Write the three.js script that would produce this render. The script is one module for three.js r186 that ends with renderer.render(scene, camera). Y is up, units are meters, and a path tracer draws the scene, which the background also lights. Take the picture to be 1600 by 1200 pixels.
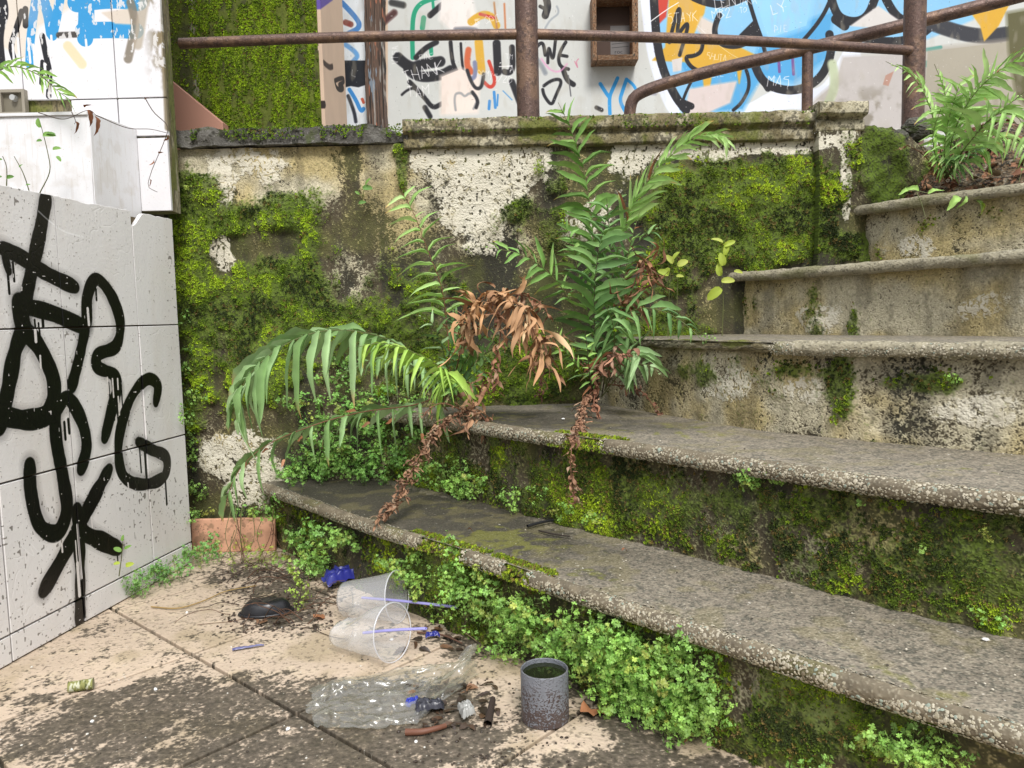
import * as THREE from 'three';
import { mergeGeometries } from 'three/addons/utils/BufferGeometryUtils.js';
import { RoundedBoxGeometry } from 'three/addons/geometries/RoundedBoxGeometry.js';

// ---------------------------------------------------------------- camera, sky, sun, exposure
const scene = new THREE.Scene();
const EYE = new THREE.Vector3(0, 0.54, 0), FOCAL = 1209;          // focal length in photo pixels (1600 x 1200)
const camera = new THREE.PerspectiveCamera(52.79, 4 / 3, 0.05, 200);
camera.position.copy(EYE);
camera.rotation.order = 'YXZ';
camera.rotation.set(THREE.MathUtils.degToRad(-5.04), 0, THREE.MathUtils.degToRad(-1.35));
camera.updateMatrixWorld(true);

{ // overcast sky: a little brighter overhead than at the horizon
  const w = 64, h = 32, d = new Float32Array(w * h * 4);
  for (let j = 0; j < h; j++) for (let i = 0; i < w; i++) {
    const el = ((j + 0.5) / h - 0.5) * Math.PI, s = Math.max(0, Math.sin(el));
    const L = el < 0 ? 0.12 : 0.22 + 0.5 * s, k = (j * w + i) * 4;
    d[k] = L * 0.97; d[k + 1] = L; d[k + 2] = L * 1.06; d[k + 3] = 1;
  }
  const sky = new THREE.DataTexture(d, w, h, THREE.RGBAFormat, THREE.FloatType);
  sky.mapping = THREE.EquirectangularReflectionMapping; sky.magFilter = THREE.LinearFilter; sky.needsUpdate = true;
  scene.background = sky; scene.environment = sky;
}
const sun = new THREE.DirectionalLight(new THREE.Color(1, 0.98, 0.945), 1.5);
sun.position.set(0.8, 4.4, 2.2); sun.target.position.set(0, 0.3, -1.4); sun.castShadow = true; sun.shadow.radius = 32;
sun.shadow.mapSize.set(2048, 2048);
Object.assign(sun.shadow.camera, { left: -3, right: 3, top: 3, bottom: -3, near: 0.1, far: 12 });
scene.add(sun, sun.target);
const renderer = new THREE.WebGLRenderer({ antialias: true });
renderer.toneMapping = THREE.LinearToneMapping;
renderer.toneMappingExposure = 2.38;
renderer.shadowMap.enabled = true;

// ---------------------------------------------------------------- small helpers
let seed = 7;
const rnd = () => { seed = (seed + 0x6D2B79F5) | 0; let t = Math.imul(seed ^ (seed >>> 15), 1 | seed); t = (t + Math.imul(t ^ (t >>> 7), 61 | t)) ^ t; return ((t ^ (t >>> 14)) >>> 0) / 4294967296; };
const rr = (a, b) => a + (b - a) * rnd();
const V = (x, y, z) => new THREE.Vector3(x, y, z);
const cl = (x, a = 0, b = 1) => Math.min(b, Math.max(a, x));
const sm = (a, b, x) => { const t = cl((x - a) / (b - a)); return t * t * (3 - 2 * t); };
const mix = (a, b, t) => a + (b - a) * t;
const LT = new Float32Array(65536); for (let i = 0; i < 65536; i++) LT[i] = rnd();
function vn(x, y) {
  const xf = Math.floor(x), yf = Math.floor(y); let u = x - xf, v = y - yf; u = u * u * (3 - 2 * u); v = v * v * (3 - 2 * v);
  const a = xf & 255, b = (xf + 1) & 255, c = (yf & 255) << 8, d = ((yf + 1) & 255) << 8;
  const p = LT[c | a], q = LT[c | b], r = LT[d | a], s = LT[d | b];
  return p + (q - p) * u + (r - p) * v + (p - q - r + s) * u * v;
}
function fbm(x, y, o = 4) { let s = 0, a = 0.5, n = 0; for (let i = 0; i < o; i++) { s += a * vn(x, y); n += a; a *= 0.5; x = x * 2.03 + 17.3; y = y * 2.03 + 9.1; } return s / n; }
const SR = new Uint8Array(4097); for (let i = 0; i < 4097; i++) { const c = i / 4096; SR[i] = Math.round(255 * (c <= 0.0031308 ? c * 12.92 : 1.055 * Math.pow(c, 1 / 2.4) - 0.055)); }
const toS = (c) => SR[Math.round(cl(c) * 4096)];
const lin = (s) => { s /= 255; return s <= 0.04045 ? s / 12.92 : Math.pow((s + 0.055) / 1.055, 2.4); };
function dataTex(d, w, h, srgb) {
  const t = new THREE.DataTexture(d, w, h, THREE.RGBAFormat, THREE.UnsignedByteType);
  t.magFilter = THREE.LinearFilter; t.minFilter = THREE.LinearMipmapLinearFilter; t.generateMipmaps = true; t.wrapS = t.wrapT = THREE.RepeatWrapping;
  if (srgb) t.colorSpace = THREE.SRGBColorSpace; t.needsUpdate = true; return t;
}
// fn(u, v, out): out = [r, g, b (linear), relief 0..1, roughness]
function bake(w, h, fn, withRough) {
  const c = new Uint8Array(w * h * 4), b = new Uint8Array(w * h * 4), ro = withRough ? new Uint8Array(w * h * 4) : null, o = [0, 0, 0, 0.5, 0.9];
  for (let j = 0; j < h; j++) for (let i = 0; i < w; i++) {
    o[3] = 0.5; o[4] = 0.9; fn((i + 0.5) / w, (j + 0.5) / h, o); const k = (j * w + i) * 4;
    c[k] = toS(o[0]); c[k + 1] = toS(o[1]); c[k + 2] = toS(o[2]); c[k + 3] = 255;
    b[k] = b[k + 1] = b[k + 2] = Math.round(255 * cl(o[3])); b[k + 3] = 255;
    if (ro) { ro[k] = ro[k + 1] = ro[k + 2] = Math.round(255 * cl(o[4])); ro[k + 3] = 255; }
  }
  return { map: dataTex(c, w, h, true), bumpMap: dataTex(b, w, h), roughnessMap: ro ? dataTex(ro, w, h) : null };
}
const lerp3 = (o, r, g, b, t) => { o[0] += (r - o[0]) * t; o[1] += (g - o[1]) * t; o[2] += (b - o[2]) * t; };

// photo pixel -> direction, and world point -> photo pixel
function ray(px, py) { return V((px - 800) / FOCAL, -(py - 600) / FOCAL, -1).applyQuaternion(camera.quaternion); }
const onY = (px, py, y) => { const r = ray(px, py); return r.multiplyScalar((y - EYE.y) / r.y).add(EYE); };
const onZ = (px, py, z) => { const r = ray(px, py); return r.multiplyScalar(z / r.z).add(EYE); };
function onPlane(px, py, p0, n) { const r = ray(px, py), t = p0.clone().sub(EYE).dot(n) / r.dot(n); return r.multiplyScalar(t).add(EYE); }
const IQ = camera.quaternion.clone().invert(), PT = V(0, 0, 0);
function toPx(x, y, z) { PT.set(x - EYE.x, y - EYE.y, z - EYE.z).applyQuaternion(IQ); return [800 - FOCAL * PT.x / PT.z, 600 + FOCAL * PT.y / PT.z]; }

const taken = {};
const numbered = (n) => { taken[n] = (taken[n] || 0) + 1; return taken[n] === 1 ? n : n + '_' + String(taken[n] - 1).padStart(3, '0'); };
function meta(o, label, category, group, kind) { o.userData.label = label; if (category) o.userData.category = category; if (group) o.userData.group = group; if (kind) o.userData.kind = kind; return o; }
function thing(name, label, category, group, pos) { const g = new THREE.Group(); g.name = numbered(name); scene.add(g); if (pos) g.position.copy(pos); return meta(g, label, category, group); }
function part(name, geo, mat, parent) { const m = new THREE.Mesh(geo, mat); m.name = parent ? name : numbered(name); m.castShadow = m.receiveShadow = true; (parent || scene).add(m); return m; }
function single(name, geo, mat, label, category, group, kind) { return meta(part(name, geo, mat), label, category, group, kind); }
const std = (r, g, b, rough = 0.85, extra = {}) => new THREE.MeshStandardMaterial({ color: new THREE.Color().setRGB(r, g, b), roughness: rough, side: THREE.DoubleSide, ...extra });
const phys = (r, g, b, rough, extra = {}) => new THREE.MeshPhysicalMaterial({ color: new THREE.Color().setRGB(r, g, b), roughness: rough, side: THREE.DoubleSide, ...extra });
const baked = (t, bump, rough = 0.9, extra = {}) => new THREE.MeshStandardMaterial({ map: t.map, bumpMap: t.bumpMap, bumpScale: bump, roughness: t.roughnessMap ? 1 : rough, roughnessMap: t.roughnessMap, side: THREE.DoubleSide, ...extra });

// a grid surface from a function (i/nu, j/nv) -> Vector3, uv from a function of the point
function gridGeo(nu, nv, fn, uvf) {
  const pos = [], uv = [], idx = [];
  for (let j = 0; j <= nv; j++) for (let i = 0; i <= nu; i++) { const p = fn(i / nu, j / nv); pos.push(p.x, p.y, p.z); const q = uvf ? uvf(p, i / nu, j / nv) : [i / nu, j / nv]; uv.push(q[0], q[1]); }
  for (let j = 0; j < nv; j++) for (let i = 0; i < nu; i++) { const a = j * (nu + 1) + i, b = a + 1, c = a + nu + 1, d = c + 1; idx.push(a, b, d, a, d, c); }
  const g = new THREE.BufferGeometry(); g.setAttribute('position', new THREE.Float32BufferAttribute(pos, 3)); g.setAttribute('uv', new THREE.Float32BufferAttribute(uv, 2)); g.setIndex(idx); g.computeVertexNormals(); return g;
}
function setUV(g, f) { const p = g.attributes.position, n = g.attributes.normal, u = g.attributes.uv; for (let i = 0; i < p.count; i++) { const q = f(p.getX(i), p.getY(i), p.getZ(i), n ? n.getX(i) : 0, n ? n.getY(i) : 0, n ? n.getZ(i) : 0); u.setXY(i, q[0], q[1]); } return g; }
function warp(g, f) { const p = g.attributes.position, v = V(0, 0, 0); for (let i = 0; i < p.count; i++) { v.fromBufferAttribute(p, i); f(v, i); p.setXYZ(i, v.x, v.y, v.z); } g.computeVertexNormals(); return g; }
function tube(pts, r, seg = 24, rad = 6) { return new THREE.TubeGeometry(new THREE.CatmullRomCurve3(pts), seg, r, rad, false); }
function taperTube(pts, r0, r1, seg = 16, rad = 5) {
  const c = new THREE.CatmullRomCurve3(pts), g = new THREE.TubeGeometry(c, seg, 1, rad, false), p = g.attributes.position, q = V(0, 0, 0);
  for (let i = 0; i <= seg; i++) { c.getPointAt(i / seg, q); const r = mix(r0, r1, i / seg); for (let j = 0; j <= rad; j++) { const k = i * (rad + 1) + j; p.setXYZ(k, q.x + (p.getX(k) - q.x) * r, q.y + (p.getY(k) - q.y) * r, q.z + (p.getZ(k) - q.z) * r); } }
  return g;
}
function strip(g) { const h = g.index ? g.toNonIndexed() : g; for (const k of Object.keys(h.attributes)) if (!['position', 'normal', 'uv', 'color'].includes(k)) h.deleteAttribute(k); return h; }
function tint(g, r, gg, b) { const n = g.attributes.position.count, a = new Float32Array(n * 3); for (let i = 0; i < n; i++) { a[3 * i] = r; a[3 * i + 1] = gg; a[3 * i + 2] = b; } g.setAttribute('color', new THREE.BufferAttribute(a, 3)); return g; }
const merge = (list) => mergeGeometries(list.map(strip));
// sum of soft ellipses given in photo pixels: [cx, cy, rx, ry, weight]
function spots(list, x, y) { let s = 0; for (const e of list) { const dx = (x - e[0]) / e[2], dy = (y - e[1]) / e[3], d = dx * dx + dy * dy; if (d < 4) s += e[4] * (d < 0.3 ? 1 : Math.exp(-(d - 0.3) * 1.3)); } return s; }

// the same sum read from a coarse grid over the photo (6-pixel cells)
const SPOTS = new Map();
function spotAt(list, x, y) {
  let f = SPOTS.get(list); const W = 300, H = 240, C = 6;
  if (!f) { f = new Float32Array(W * H); for (let j = 0; j < H; j++) for (let i = 0; i < W; i++) f[j * W + i] = spots(list, i * C - 100, j * C - 100); SPOTS.set(list, f); }
  const a = cl((x + 100) / C, 0, W - 1.01), b = cl((y + 100) / C, 0, H - 1.01), i = Math.floor(a), j = Math.floor(b), u = a - i, v = b - j, k = j * W + i;
  return mix(mix(f[k], f[k + 1], u), mix(f[k + W], f[k + W + 1], u), v);
}

// ---------------------------------------------------------------- the layout in metres
const ZW = -1.83, TOP = 0.99;                                     // face and top of the mossy wall
const LC = V(-0.713, 0, ZW), LE = V(-0.163, 0, 0.987).normalize(), LN = V(LE.z, 0, -LE.x);   // tiled side wall: foot, run, outward
const Lp = (s, t, out = 0) => LC.clone().addScaledVector(LE, s).addScaledVector(LN, out).setY(t);
const HS = [0, 0.16, 0.33, 0.486, 0.627, 0.77, 0.915];
const NPTS = [null,
  [[-0.605, -1.8], [-0.48, -1.659], [-0.276, -1.421], [-0.174, -1.318], [-0.09, -1.232], [0.04, -1.09], [0.174, -0.948], [0.279, -0.835], [0.361, -0.745], [0.449, -0.655], [0.63, -0.48], [0.9, -0.22]],
  [[-0.335, -1.81], [-0.137, -1.6], [-0.002, -1.439], [0.082, -1.345], [0.143, -1.282], [0.221, -1.192], [0.279, -1.127], [0.352, -1.048], [0.459, -0.925], [0.56, -0.828], [0.76, -0.63], [1.05, -0.35]],
  [[0.17, -1.82], [0.285, -1.59], [0.425, -1.315], [0.55, -1.185], [0.705, -1.045], [0.93, -0.83], [1.22, -0.56]],
  [[0.5, -1.86], [0.535, -1.79], [0.65, -1.6], [0.73, -1.47], [0.785, -1.37], [0.84, -1.27], [1.06, -1.03], [1.36, -0.75]],
  [[0.77, -1.86], [0.84, -1.69], [0.95, -1.55], [1.06, -1.43], [1.3, -1.2], [1.6, -0.93]],
  [[1.0, -2.0], [1.09, -1.78], [1.22, -1.62], [1.5, -1.35], [1.85, -1.04]]];
const NS = 90;
const resample = (pts) => { const c = new THREE.CatmullRomCurve3(pts.map((p) => V(p[0], 0, p[1])), false, 'centripetal'); return c.getSpacedPoints(NS); };
function offsetLine(line, d) { return line.map((p, i) => { const a = line[Math.max(0, i - 1)], b = line[Math.min(line.length - 1, i + 1)], t = b.clone().sub(a).normalize(); return p.clone().add(V(t.z, 0, -t.x).multiplyScalar(d)); }); }
const NOSE = NPTS.map((p) => p && resample(p)), RISE = NOSE.map((l) => l && offsetLine(l, 0.032));   // offset towards the climb
// nearest built surface along the ray of a photo pixel: { p, n, kind }
function hit(px, py) {
  const r = ray(px, py); let best = null;
  const put = (t, n, kind) => { if (t > 0.05 && (!best || t < best.t)) best = { t, n, kind }; };
  const fl = -EYE.y / r.y; if (fl > 0) put(fl, V(0, 1, 0), 'floor');
  { const t = ZW / r.z, y = EYE.y + r.y * t, x = r.x * t; if (y < TOP && x < 0.9) put(t, V(0, 0, 1), 'wall'); }
  { const t = LC.clone().sub(EYE).dot(LN) / r.dot(LN), p = r.clone().multiplyScalar(t).add(EYE), s = p.clone().sub(LC).dot(LE); if (t > 0 && p.y < 0.767 && s > 0.118) put(t, LN.clone(), 'tiles'); }
  for (let k = 1; k <= 6; k++) {
    const R = RISE[k], N = NOSE[k], hi = HS[k], lo = HS[k - 1];
    for (let i = 0; i < NS; i++) {
      const a = R[i], b = R[i + 1], ex = b.x - a.x, ez = b.z - a.z, det = r.x * -ez + r.z * ex; if (Math.abs(det) < 1e-9) continue;
      const t = (a.x * -ez + a.z * ex) / det, w = Math.abs(ex) > Math.abs(ez) ? (r.x * t - a.x) / ex : (r.z * t - a.z) / ez, y = EYE.y + r.y * t;
      if (w >= 0 && w <= 1 && y > lo && y < hi) { const L = Math.hypot(ex, ez); put(t, V(-ez / L, 0, ex / L), 'riser' + k); }
    }
    if (r.y < 0) { const t = (hi - EYE.y) / r.y, x = r.x * t, z = r.z * t; if (t > 0 && insideStep(k, x, z)) put(t, V(0, 1, 0), 'tread' + k); }
  }
  if (best) best.p = r.multiplyScalar(best.t).add(EYE); return best;
}
function insideStep(k, x, z) { // is (x, z) on the climb side of nosing k, in front of the wall?
  if (z < ZW) return false; let d = 1e9, s = 0; const N = NOSE[k];
  for (let i = 0; i < NS; i++) { const a = N[i], b = N[i + 1], dx = x - a.x, dz = z - a.z, q = dx * dx + dz * dz; if (q < d) { d = q; s = (b.z - a.z) * dx - (b.x - a.x) * dz; } }
  return s > 0;
}

// ---------------------------------------------------------------- ground and paved floor
{
  const g = new THREE.PlaneGeometry(120, 120); g.rotateX(-Math.PI / 2); g.translate(0, -0.06, 0);
  single('ground', g, std(0.09, 0.075, 0.05, 0.95), 'bare earth under the paved yard', null, null, 'structure');
}
const algaeF = [[330, 1105, 200, 55, 0.9], [470, 1160, 130, 45, 1], [180, 1110, 130, 40, 0.75], [90, 1180, 130, 25, 0.55], [690, 1165, 120, 40, 0.9], [60, 1010, 70, 22, 0.4], [170, 985, 70, 22, 0.5], [560, 1110, 80, 40, 0.65],
  [640, 1130, 90, 40, 0.9], [600, 1085, 110, 30, 0.5], [700, 1090, 60, 30, 0.7], [250, 1165, 150, 30, 0.4], [420, 1190, 200, 25, 0.5], [1050, 1195, 130, 22, 1], [1000, 1140, 60, 45, 1], [900, 1190, 80, 14, 0.5], [840, 1120, 60, 25, 0.7], [440, 950, 90, 40, 0.9], [620, 990, 60, 24, 0.35], [730, 1000, 50, 40, 0.85], [390, 905, 90, 30, 0.75], [960, 1080, 80, 60, 1],
  [150, 1065, 60, 18, -0.6], [210, 1040, 60, 14, -0.5], [540, 1020, 70, 18, -0.5], [900, 1150, 70, 22, -0.5], [620, 1090, 50, 14, -0.2], [340, 960, 80, 22, -0.4], [0, 1150, 60, 20, 0.5]];
const floorTex = bake(1700, 1700, (u, v, o) => {
  const x = -1.3 + u * 2.2, z = -1.9 + v * 2.2;
  const [px, py] = toPx(x, 0, Math.min(z, -0.45));
  const f1 = fbm(x * 9, z * 9, 4), f2 = fbm(x * 45 + 3, z * 45, 4), f3 = fbm(x * 210, z * 210 + 8, 3), f4 = vn(x * 620, z * 620);
  const tone = 0.82 + 0.32 * f1;
  o[0] = 0.5 * tone; o[1] = 0.395 * tone; o[2] = 0.295 * tone;
  lerp3(o, 0.58, 0.47, 0.33, sm(0.5, 0.75, f2) * 0.5);
  lerp3(o, 0.26, 0.2, 0.1, sm(0.5, 0.8, fbm(x * 14 + 40, z * 14, 3)) * 0.45);
  let a = z > -0.5 ? 0.5 : cl(spotAt(algaeF, px, py), -0.7, 1);
  const st = fbm((x * 0.66 - z * 0.75) * 26, (x * 0.75 + z * 0.66) * 90, 3), d = a * 0.72 + (f1 - 0.5) * 0.75 + (f2 - 0.5) * 0.85 + (f3 - 0.5) * 0.8 + (st - 0.5) * 0.45 - 0.06;
  const dd = d + (f4 - 0.5) * 0.3, m = sm(0.16, 0.48, dd) * (0.72 + 0.3 * f3), sp = sm(0.6, 0.74, f3 + 0.25 * (f2 - 0.5)) * 0.5;
  const mg = m * sm(0.22, 0.5, f3 * 0.5 + f4 * 0.3 + fbm(x * 330, z * 330, 2) * 0.25 + m * 0.2 - 0.08);
  lerp3(o, 0.022, 0.018, 0.01, Math.max(mg * 0.97, sp));
  if (f4 > 0.93 && f3 > 0.5) lerp3(o, 0.02, 0.016, 0.01, 0.8);
  if (vn(x * 300 + 9, z * 300) > 0.965) lerp3(o, 0.6, 0.56, 0.48, 0.8);
  o[3] = 0.35 + 0.35 * f3 + 0.2 * f4 + 0.3 * m * f3; 
});
const floorMat = baked(floorTex, 0.0035, 0.74);
{
  const fl = new THREE.Group(); fl.name = 'floor'; fl.userData = { label: 'stained peach floor tiles of the yard', kind: 'structure' }; scene.add(fl);
  const bed = new THREE.BoxGeometry(3.6, 0.05, 3.6); bed.translate(-0.3, -0.033, -0.4); part('mortar_bed', bed, std(0.035, 0.028, 0.018, 0.95), fl);
  const a = THREE.MathUtils.degToRad(41.5), ux = Math.cos(a), uz = Math.sin(a), vx = uz, vz = -ux, S = 0.303;
  for (let i = -6; i < 7; i++) for (let j = -6; j < 7; j++) {
    const cx = -0.309 + (i + 0.5) * S * ux + (j + 0.5) * S * vx, cz = -1.025 + (i + 0.5) * S * uz + (j + 0.5) * S * vz;
    if (cx < -1.3 || cx > 1.0 || cz < -2.0 || cz > 0.4) continue;
    const g = new RoundedBoxGeometry(S - 0.006, 0.012, S - 0.006, 1, 0.0015);
    g.rotateY(-a); const tilt = rr(-0.002, 0.002), tx = rr(-0.003, 0.003);
    g.translate(cx, -0.006, cz); warp(g, (p) => { p.y += (p.x - cx) * tx + (p.z - cz) * tilt; });
    setUV(g, (x, y, z) => [(x + 1.3) / 2.2, (z + 1.9) / 2.2]);
    part('floor_tile', g, floorMat, fl);
  }
}

// ---------------------------------------------------------------- the mossy retaining wall
const mossW = [[300, 330, 34, 50, 1], [445, 325, 34, 34, 1], [385, 340, 30, 20, 0.5], [430, 440, 90, 80, 0.85], [300, 480, 45, 140, 0.75], [360, 360, 40, 26, 0.5], [350, 395, 26, 30, -0.8], [370, 500, 30, 40, -0.3], [340, 570, 26, 60, -0.3], [550, 400, 16, 90, -0.3], [450, 520, 110, 80, 0.7], [370, 600, 80, 60, 0.6], [500, 350, 50, 60, 0.5], [600, 470, 90, 70, 0.35], [640, 560, 110, 60, 0.55],
  [628, 250, 14, 60, 0.8], [810, 330, 30, 30, 0.6], [700, 440, 60, 40, 0.45], [860, 300, 40, 80, 0.35], [820, 600, 90, 45, 0.7], [1060, 330, 70, 80, 0.8], [1160, 310, 90, 70, 0.95], [1250, 320, 60, 80, 0.85], [1180, 390, 90, 30, 0.75], [1060, 420, 60, 60, 0.5],
  [1090, 570, 90, 50, 0.8], [1370, 240, 60, 45, 0.9], [1390, 330, 60, 60, 0.85], [1350, 390, 70, 26, 1], [860, 560, 80, 50, 0.4], [560, 300, 20, 20, 0.3], [300, 700, 25, 60, 0.5], [950, 520, 120, 120, 0.3], [1000, 270, 25, 30, -0.2], [1040, 480, 70, 60, 0.45]];
const limeW = [[380, 240, 60, 26, 0.45], [420, 270, 50, 26, 0.5], [345, 330, 12, 50, 0.7], [745, 255, 110, 40, 0.95], [740, 320, 70, 55, 0.95], [820, 250, 40, 60, 0.6], [985, 245, 45, 35, 1], [960, 320, 40, 40, 0.6], [1100, 232, 110, 16, 1], [1240, 226, 70, 18, 0.95], [1110, 250, 30, 18, 0.9], [350, 396, 16, 34, 0.75], [362, 412, 10, 14, 0.5], [338, 372, 7, 20, 0.5], [345, 290, 22, 50, 0.6], [400, 380, 10, 14, 0.7],
  [350, 715, 60, 40, 0.9], [400, 760, 50, 40, 0.8], [1312, 290, 10, 90, 1], [1320, 220, 30, 15, 0.6], [660, 240, 20, 25, 0.5], [400, 700, 40, 60, 0.5], [900, 350, 40, 40, 0.4], [330, 360, 10, 25, 0.6], [770, 390, 40, 20, 0.4]];
const tanW = [[400, 250, 90, 50, 0.9], [490, 270, 60, 70, 0.75], [590, 260, 40, 60, 0.7], [300, 240, 40, 30, 0.6], [550, 300, 14, 90, -0.5], [640, 330, 40, 60, 0.25], [340, 560, 40, 60, 0.3], [540, 440, 50, 50, 0.5], [420, 300, 40, 60, 0.4], [740, 300, 140, 100, 0.5], [310, 250, 40, 30, 0.4], [360, 720, 80, 60, 0.5], [1010, 250, 60, 60, 0.5]];
function wallState(x, y, px, py) { // weights of moss, lime wash and tan plaster at a point of the wall
  const f1 = fbm(x * 7 + 3, y * 7, 4), f2 = fbm(x * 30, y * 30 + 5, 4);
  const k = (f1 - 0.5) * 0.9 + (f2 - 0.5) * 0.75;
  const moss = sm(0.2, 0.75, spotAt(mossW, px, py) * 0.8 + k), lime = sm(0.25, 0.6, spotAt(limeW, px, py) * 0.75 + k * 0.85), tan = sm(0.05, 0.75, spotAt(tanW, px, py) * 0.8 + k * 0.9);
  return [moss, lime * (1 - moss * 0.8), tan, f1, f2];
}
function crust(x, y, o, moss, lime, tan, f1, f2) { // colour and relief of weathered plaster: bare cement, tan wash, lime wash, moss film
  const g1 = fbm(x * 230, y * 200, 2), g2 = vn(x * 620, y * 620), g3 = vn(x * 330 + 9, y * 330), st = fbm(x * 26 + 3, y * 3.4, 3), hue = fbm(x * 11 + 80, y * 11, 3), gr = (g1 - 0.5) * 0.8 + (g2 - 0.5) * 0.45 + (g3 - 0.5) * 0.3;
  const k = 0.45 + 0.7 * g1 + 0.4 * g2; o[0] = 0.07 * k; o[1] = 0.055 * k; o[2] = 0.03 * k;
  lerp3(o, 0.015, 0.016, 0.01, sm(0.44, 0.66, st + gr * 0.3) * 0.8);
  lerp3(o, 0.1, 0.105, 0.02, sm(0.4, 0.7, hue + gr * 0.3) * 0.45);
  const ta = sm(0.16, 0.74, tan * 0.94 + gr * 1.25 - (st - 0.5) * 0.6), q = 0.66 + 0.66 * g2, h2 = sm(0.35, 0.65, hue);
  lerp3(o, mix(0.48, 0.46, h2) * q, mix(0.43, 0.37, h2) * q, mix(0.3, 0.18, h2) * q, ta * 0.94);
  if (g3 > 0.8) lerp3(o, 0.06, 0.05, 0.03, (g3 - 0.8) * 3.2 * cl(tan + lime)); if (g2 > 0.86) lerp3(o, 0.62, 0.57, 0.46, (g2 - 0.86) * 5 * tan);
  lerp3(o, 0.03, 0.026, 0.015, sm(0.5, 0.66, fbm(x * 34 + 60, y * 5, 3) * 0.75 + fbm(x * 90, y * 60, 2) * 0.25 + gr * 0.35) * 0.42 * (1 - lime * 0.7));
  const pit = fbm(x * 170 + 11, y * 135, 2), lab = Math.abs(fbm(x * 52 + 7, y * 40 + 2, 3) - 0.5), li = sm(0.25, 0.62, lime + gr * 0.5) * sm(0.3, 0.4, pit + 0.12 * (lime - 0.6)) * (1 - 0.9 * sm(0.035, 0.012, lab) * sm(0.42, 0.56, f2));
  lerp3(o, 0.7 - 0.16 * f2, 0.66 - 0.17 * f2, 0.55 - 0.18 * f2, li * 0.95);
  lerp3(o, 0.065 + 0.05 * g1, 0.1 + 0.08 * g1, 0.008, sm(0.12, 0.88, moss + gr * 0.9) * 0.88);
  lerp3(o, 0.018, 0.018, 0.008, cl(moss * 1.3) * sm(0.52, 0.74, g3 * 0.6 + g1 * 0.4) * 0.75); if (g2 > 0.8) lerp3(o, 0.3, 0.24, 0.1, (g2 - 0.8) * 3 * moss * (1 - moss) * 3);
  o[3] = 0.25 + 0.25 * li + 0.15 * ta + 0.28 * g1 * (0.5 + moss) + 0.15 * g2;
}
const WX0 = -0.8, WX1 = 0.93;
const wallTex = bake(2048, 1280, (u, v, o) => {
  const x = mix(WX0, WX1, u), y = v * TOP, [px, py] = toPx(x, y, ZW);
  const s = wallState(x, y, px, py); crust(x, y, o, s[0], s[1], s[2], s[3], s[4]);
});
const wallMat = baked(wallTex, 0.006, 0.93);
const wallUV = (x, y) => [(x - WX0) / (WX1 - WX0), y / TOP];
const wallBump = (x, y) => { const [px, py] = toPx(x, y, ZW), s = wallState(x, y, px, py); return 0.012 * (fbm(x * 5, y * 5 + 3, 3) - 0.5) + 0.008 * (s[4] - 0.5) + s[0] * (0.006 + 0.012 * s[4]) + s[1] * 0.003; };
const mossyWall = thing('retaining_wall', 'low plastered wall covered in moss and flaking lime wash below the railing', 'wall');
{
  const g = new THREE.BoxGeometry(WX1 - WX0, 0.94, 0.14, 230, 130, 1); g.translate((WX0 + WX1) / 2, 0.47, ZW - 0.07);
  warp(g, (p) => { if (p.z > ZW - 0.01) p.z += wallBump(p.x, p.y); });
  setUV(g, wallUV); part('wall_body', g, wallMat, mossyWall);
}
const capTex = bake(1536, 384, (u, v, o) => { // coping: greenish lime, black crust, lichen
  const x = u * 1.7, y = v * 0.42, f1 = fbm(x * 8, y * 8 + 70, 4), f2 = fbm(x * 40, y * 40, 4), f3 = fbm(x * 160, y * 160, 3), f4 = vn(x * 500, y * 500);
  o[0] = 0.2; o[1] = 0.165; o[2] = 0.085; const k = 0.6 + 0.8 * f2; o[0] *= k; o[1] *= k; o[2] *= k;
  lerp3(o, 0.52, 0.47, 0.34, sm(0.45, 0.62, f1 * 0.5 + f2 * 0.5 + 0.02) * 0.75);
  lerp3(o, 0.03, 0.025, 0.014, sm(0.5, 0.6, f3 * 0.6 + f2 * 0.4) * 0.7);
  lerp3(o, 0.12, 0.14, 0.015, sm(0.5, 0.62, fbm(x * 16 + 30, y * 16, 4)) * 0.75);
  lerp3(o, 0.02, 0.02, 0.01, sm(0.6, 0.8, f4) * 0.5);
  o[3] = 0.3 + 0.4 * f3 + 0.25 * f4;
});
const capMat = baked(capTex, 0.004, 0.93);
function copingGeo(x0, x1, out, top) { // moulded coping: a slab over a fillet band, run along x
  const prof = [[-0.06, top - 0.064], [out * 0.55, top - 0.064], [out * 0.62, top - 0.058], [out * 0.62, top - 0.042], [out * 0.5, top - 0.036], [out * 0.5, top - 0.033], [out * 0.95, top - 0.029], [out, top - 0.024], [out, top - 0.006], [out - 0.006, top], [-0.12, top]];
  const n = Math.max(8, Math.round((x1 - x0) * 160));
  const g = gridGeo(n, prof.length - 1, (a, b) => { const q = prof[Math.round(b * (prof.length - 1))]; const x = mix(x0, x1, a), w = (fbm(x * 40, q[1] * 60 + q[0] * 90, 3) - 0.5) * 0.006 + (fbm(x * 9, q[1] * 30, 2) - 0.5) * 0.005; return V(x, q[1] + w * 0.7, ZW + q[0] + w); }, (p, a, b) => [(p.x + 0.3) / 1.7, (p.y - p.z) / 0.42]);
  const ends = [x0, x1].map((x) => { const s = new THREE.Shape(prof.map((q) => new THREE.Vector2(q[0], q[1]))), e = new THREE.ShapeGeometry(s); const p = e.attributes.position; for (let i = 0; i < p.count; i++) p.setXYZ(i, x, p.getY(i), ZW + p.getX(i)); setUV(e, (X, Y, Z) => [(Z + 0.3) / 1.7, Y / 0.42]); e.computeVertexNormals(); return e; });
  return merge([g, ...ends]);
}
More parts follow.
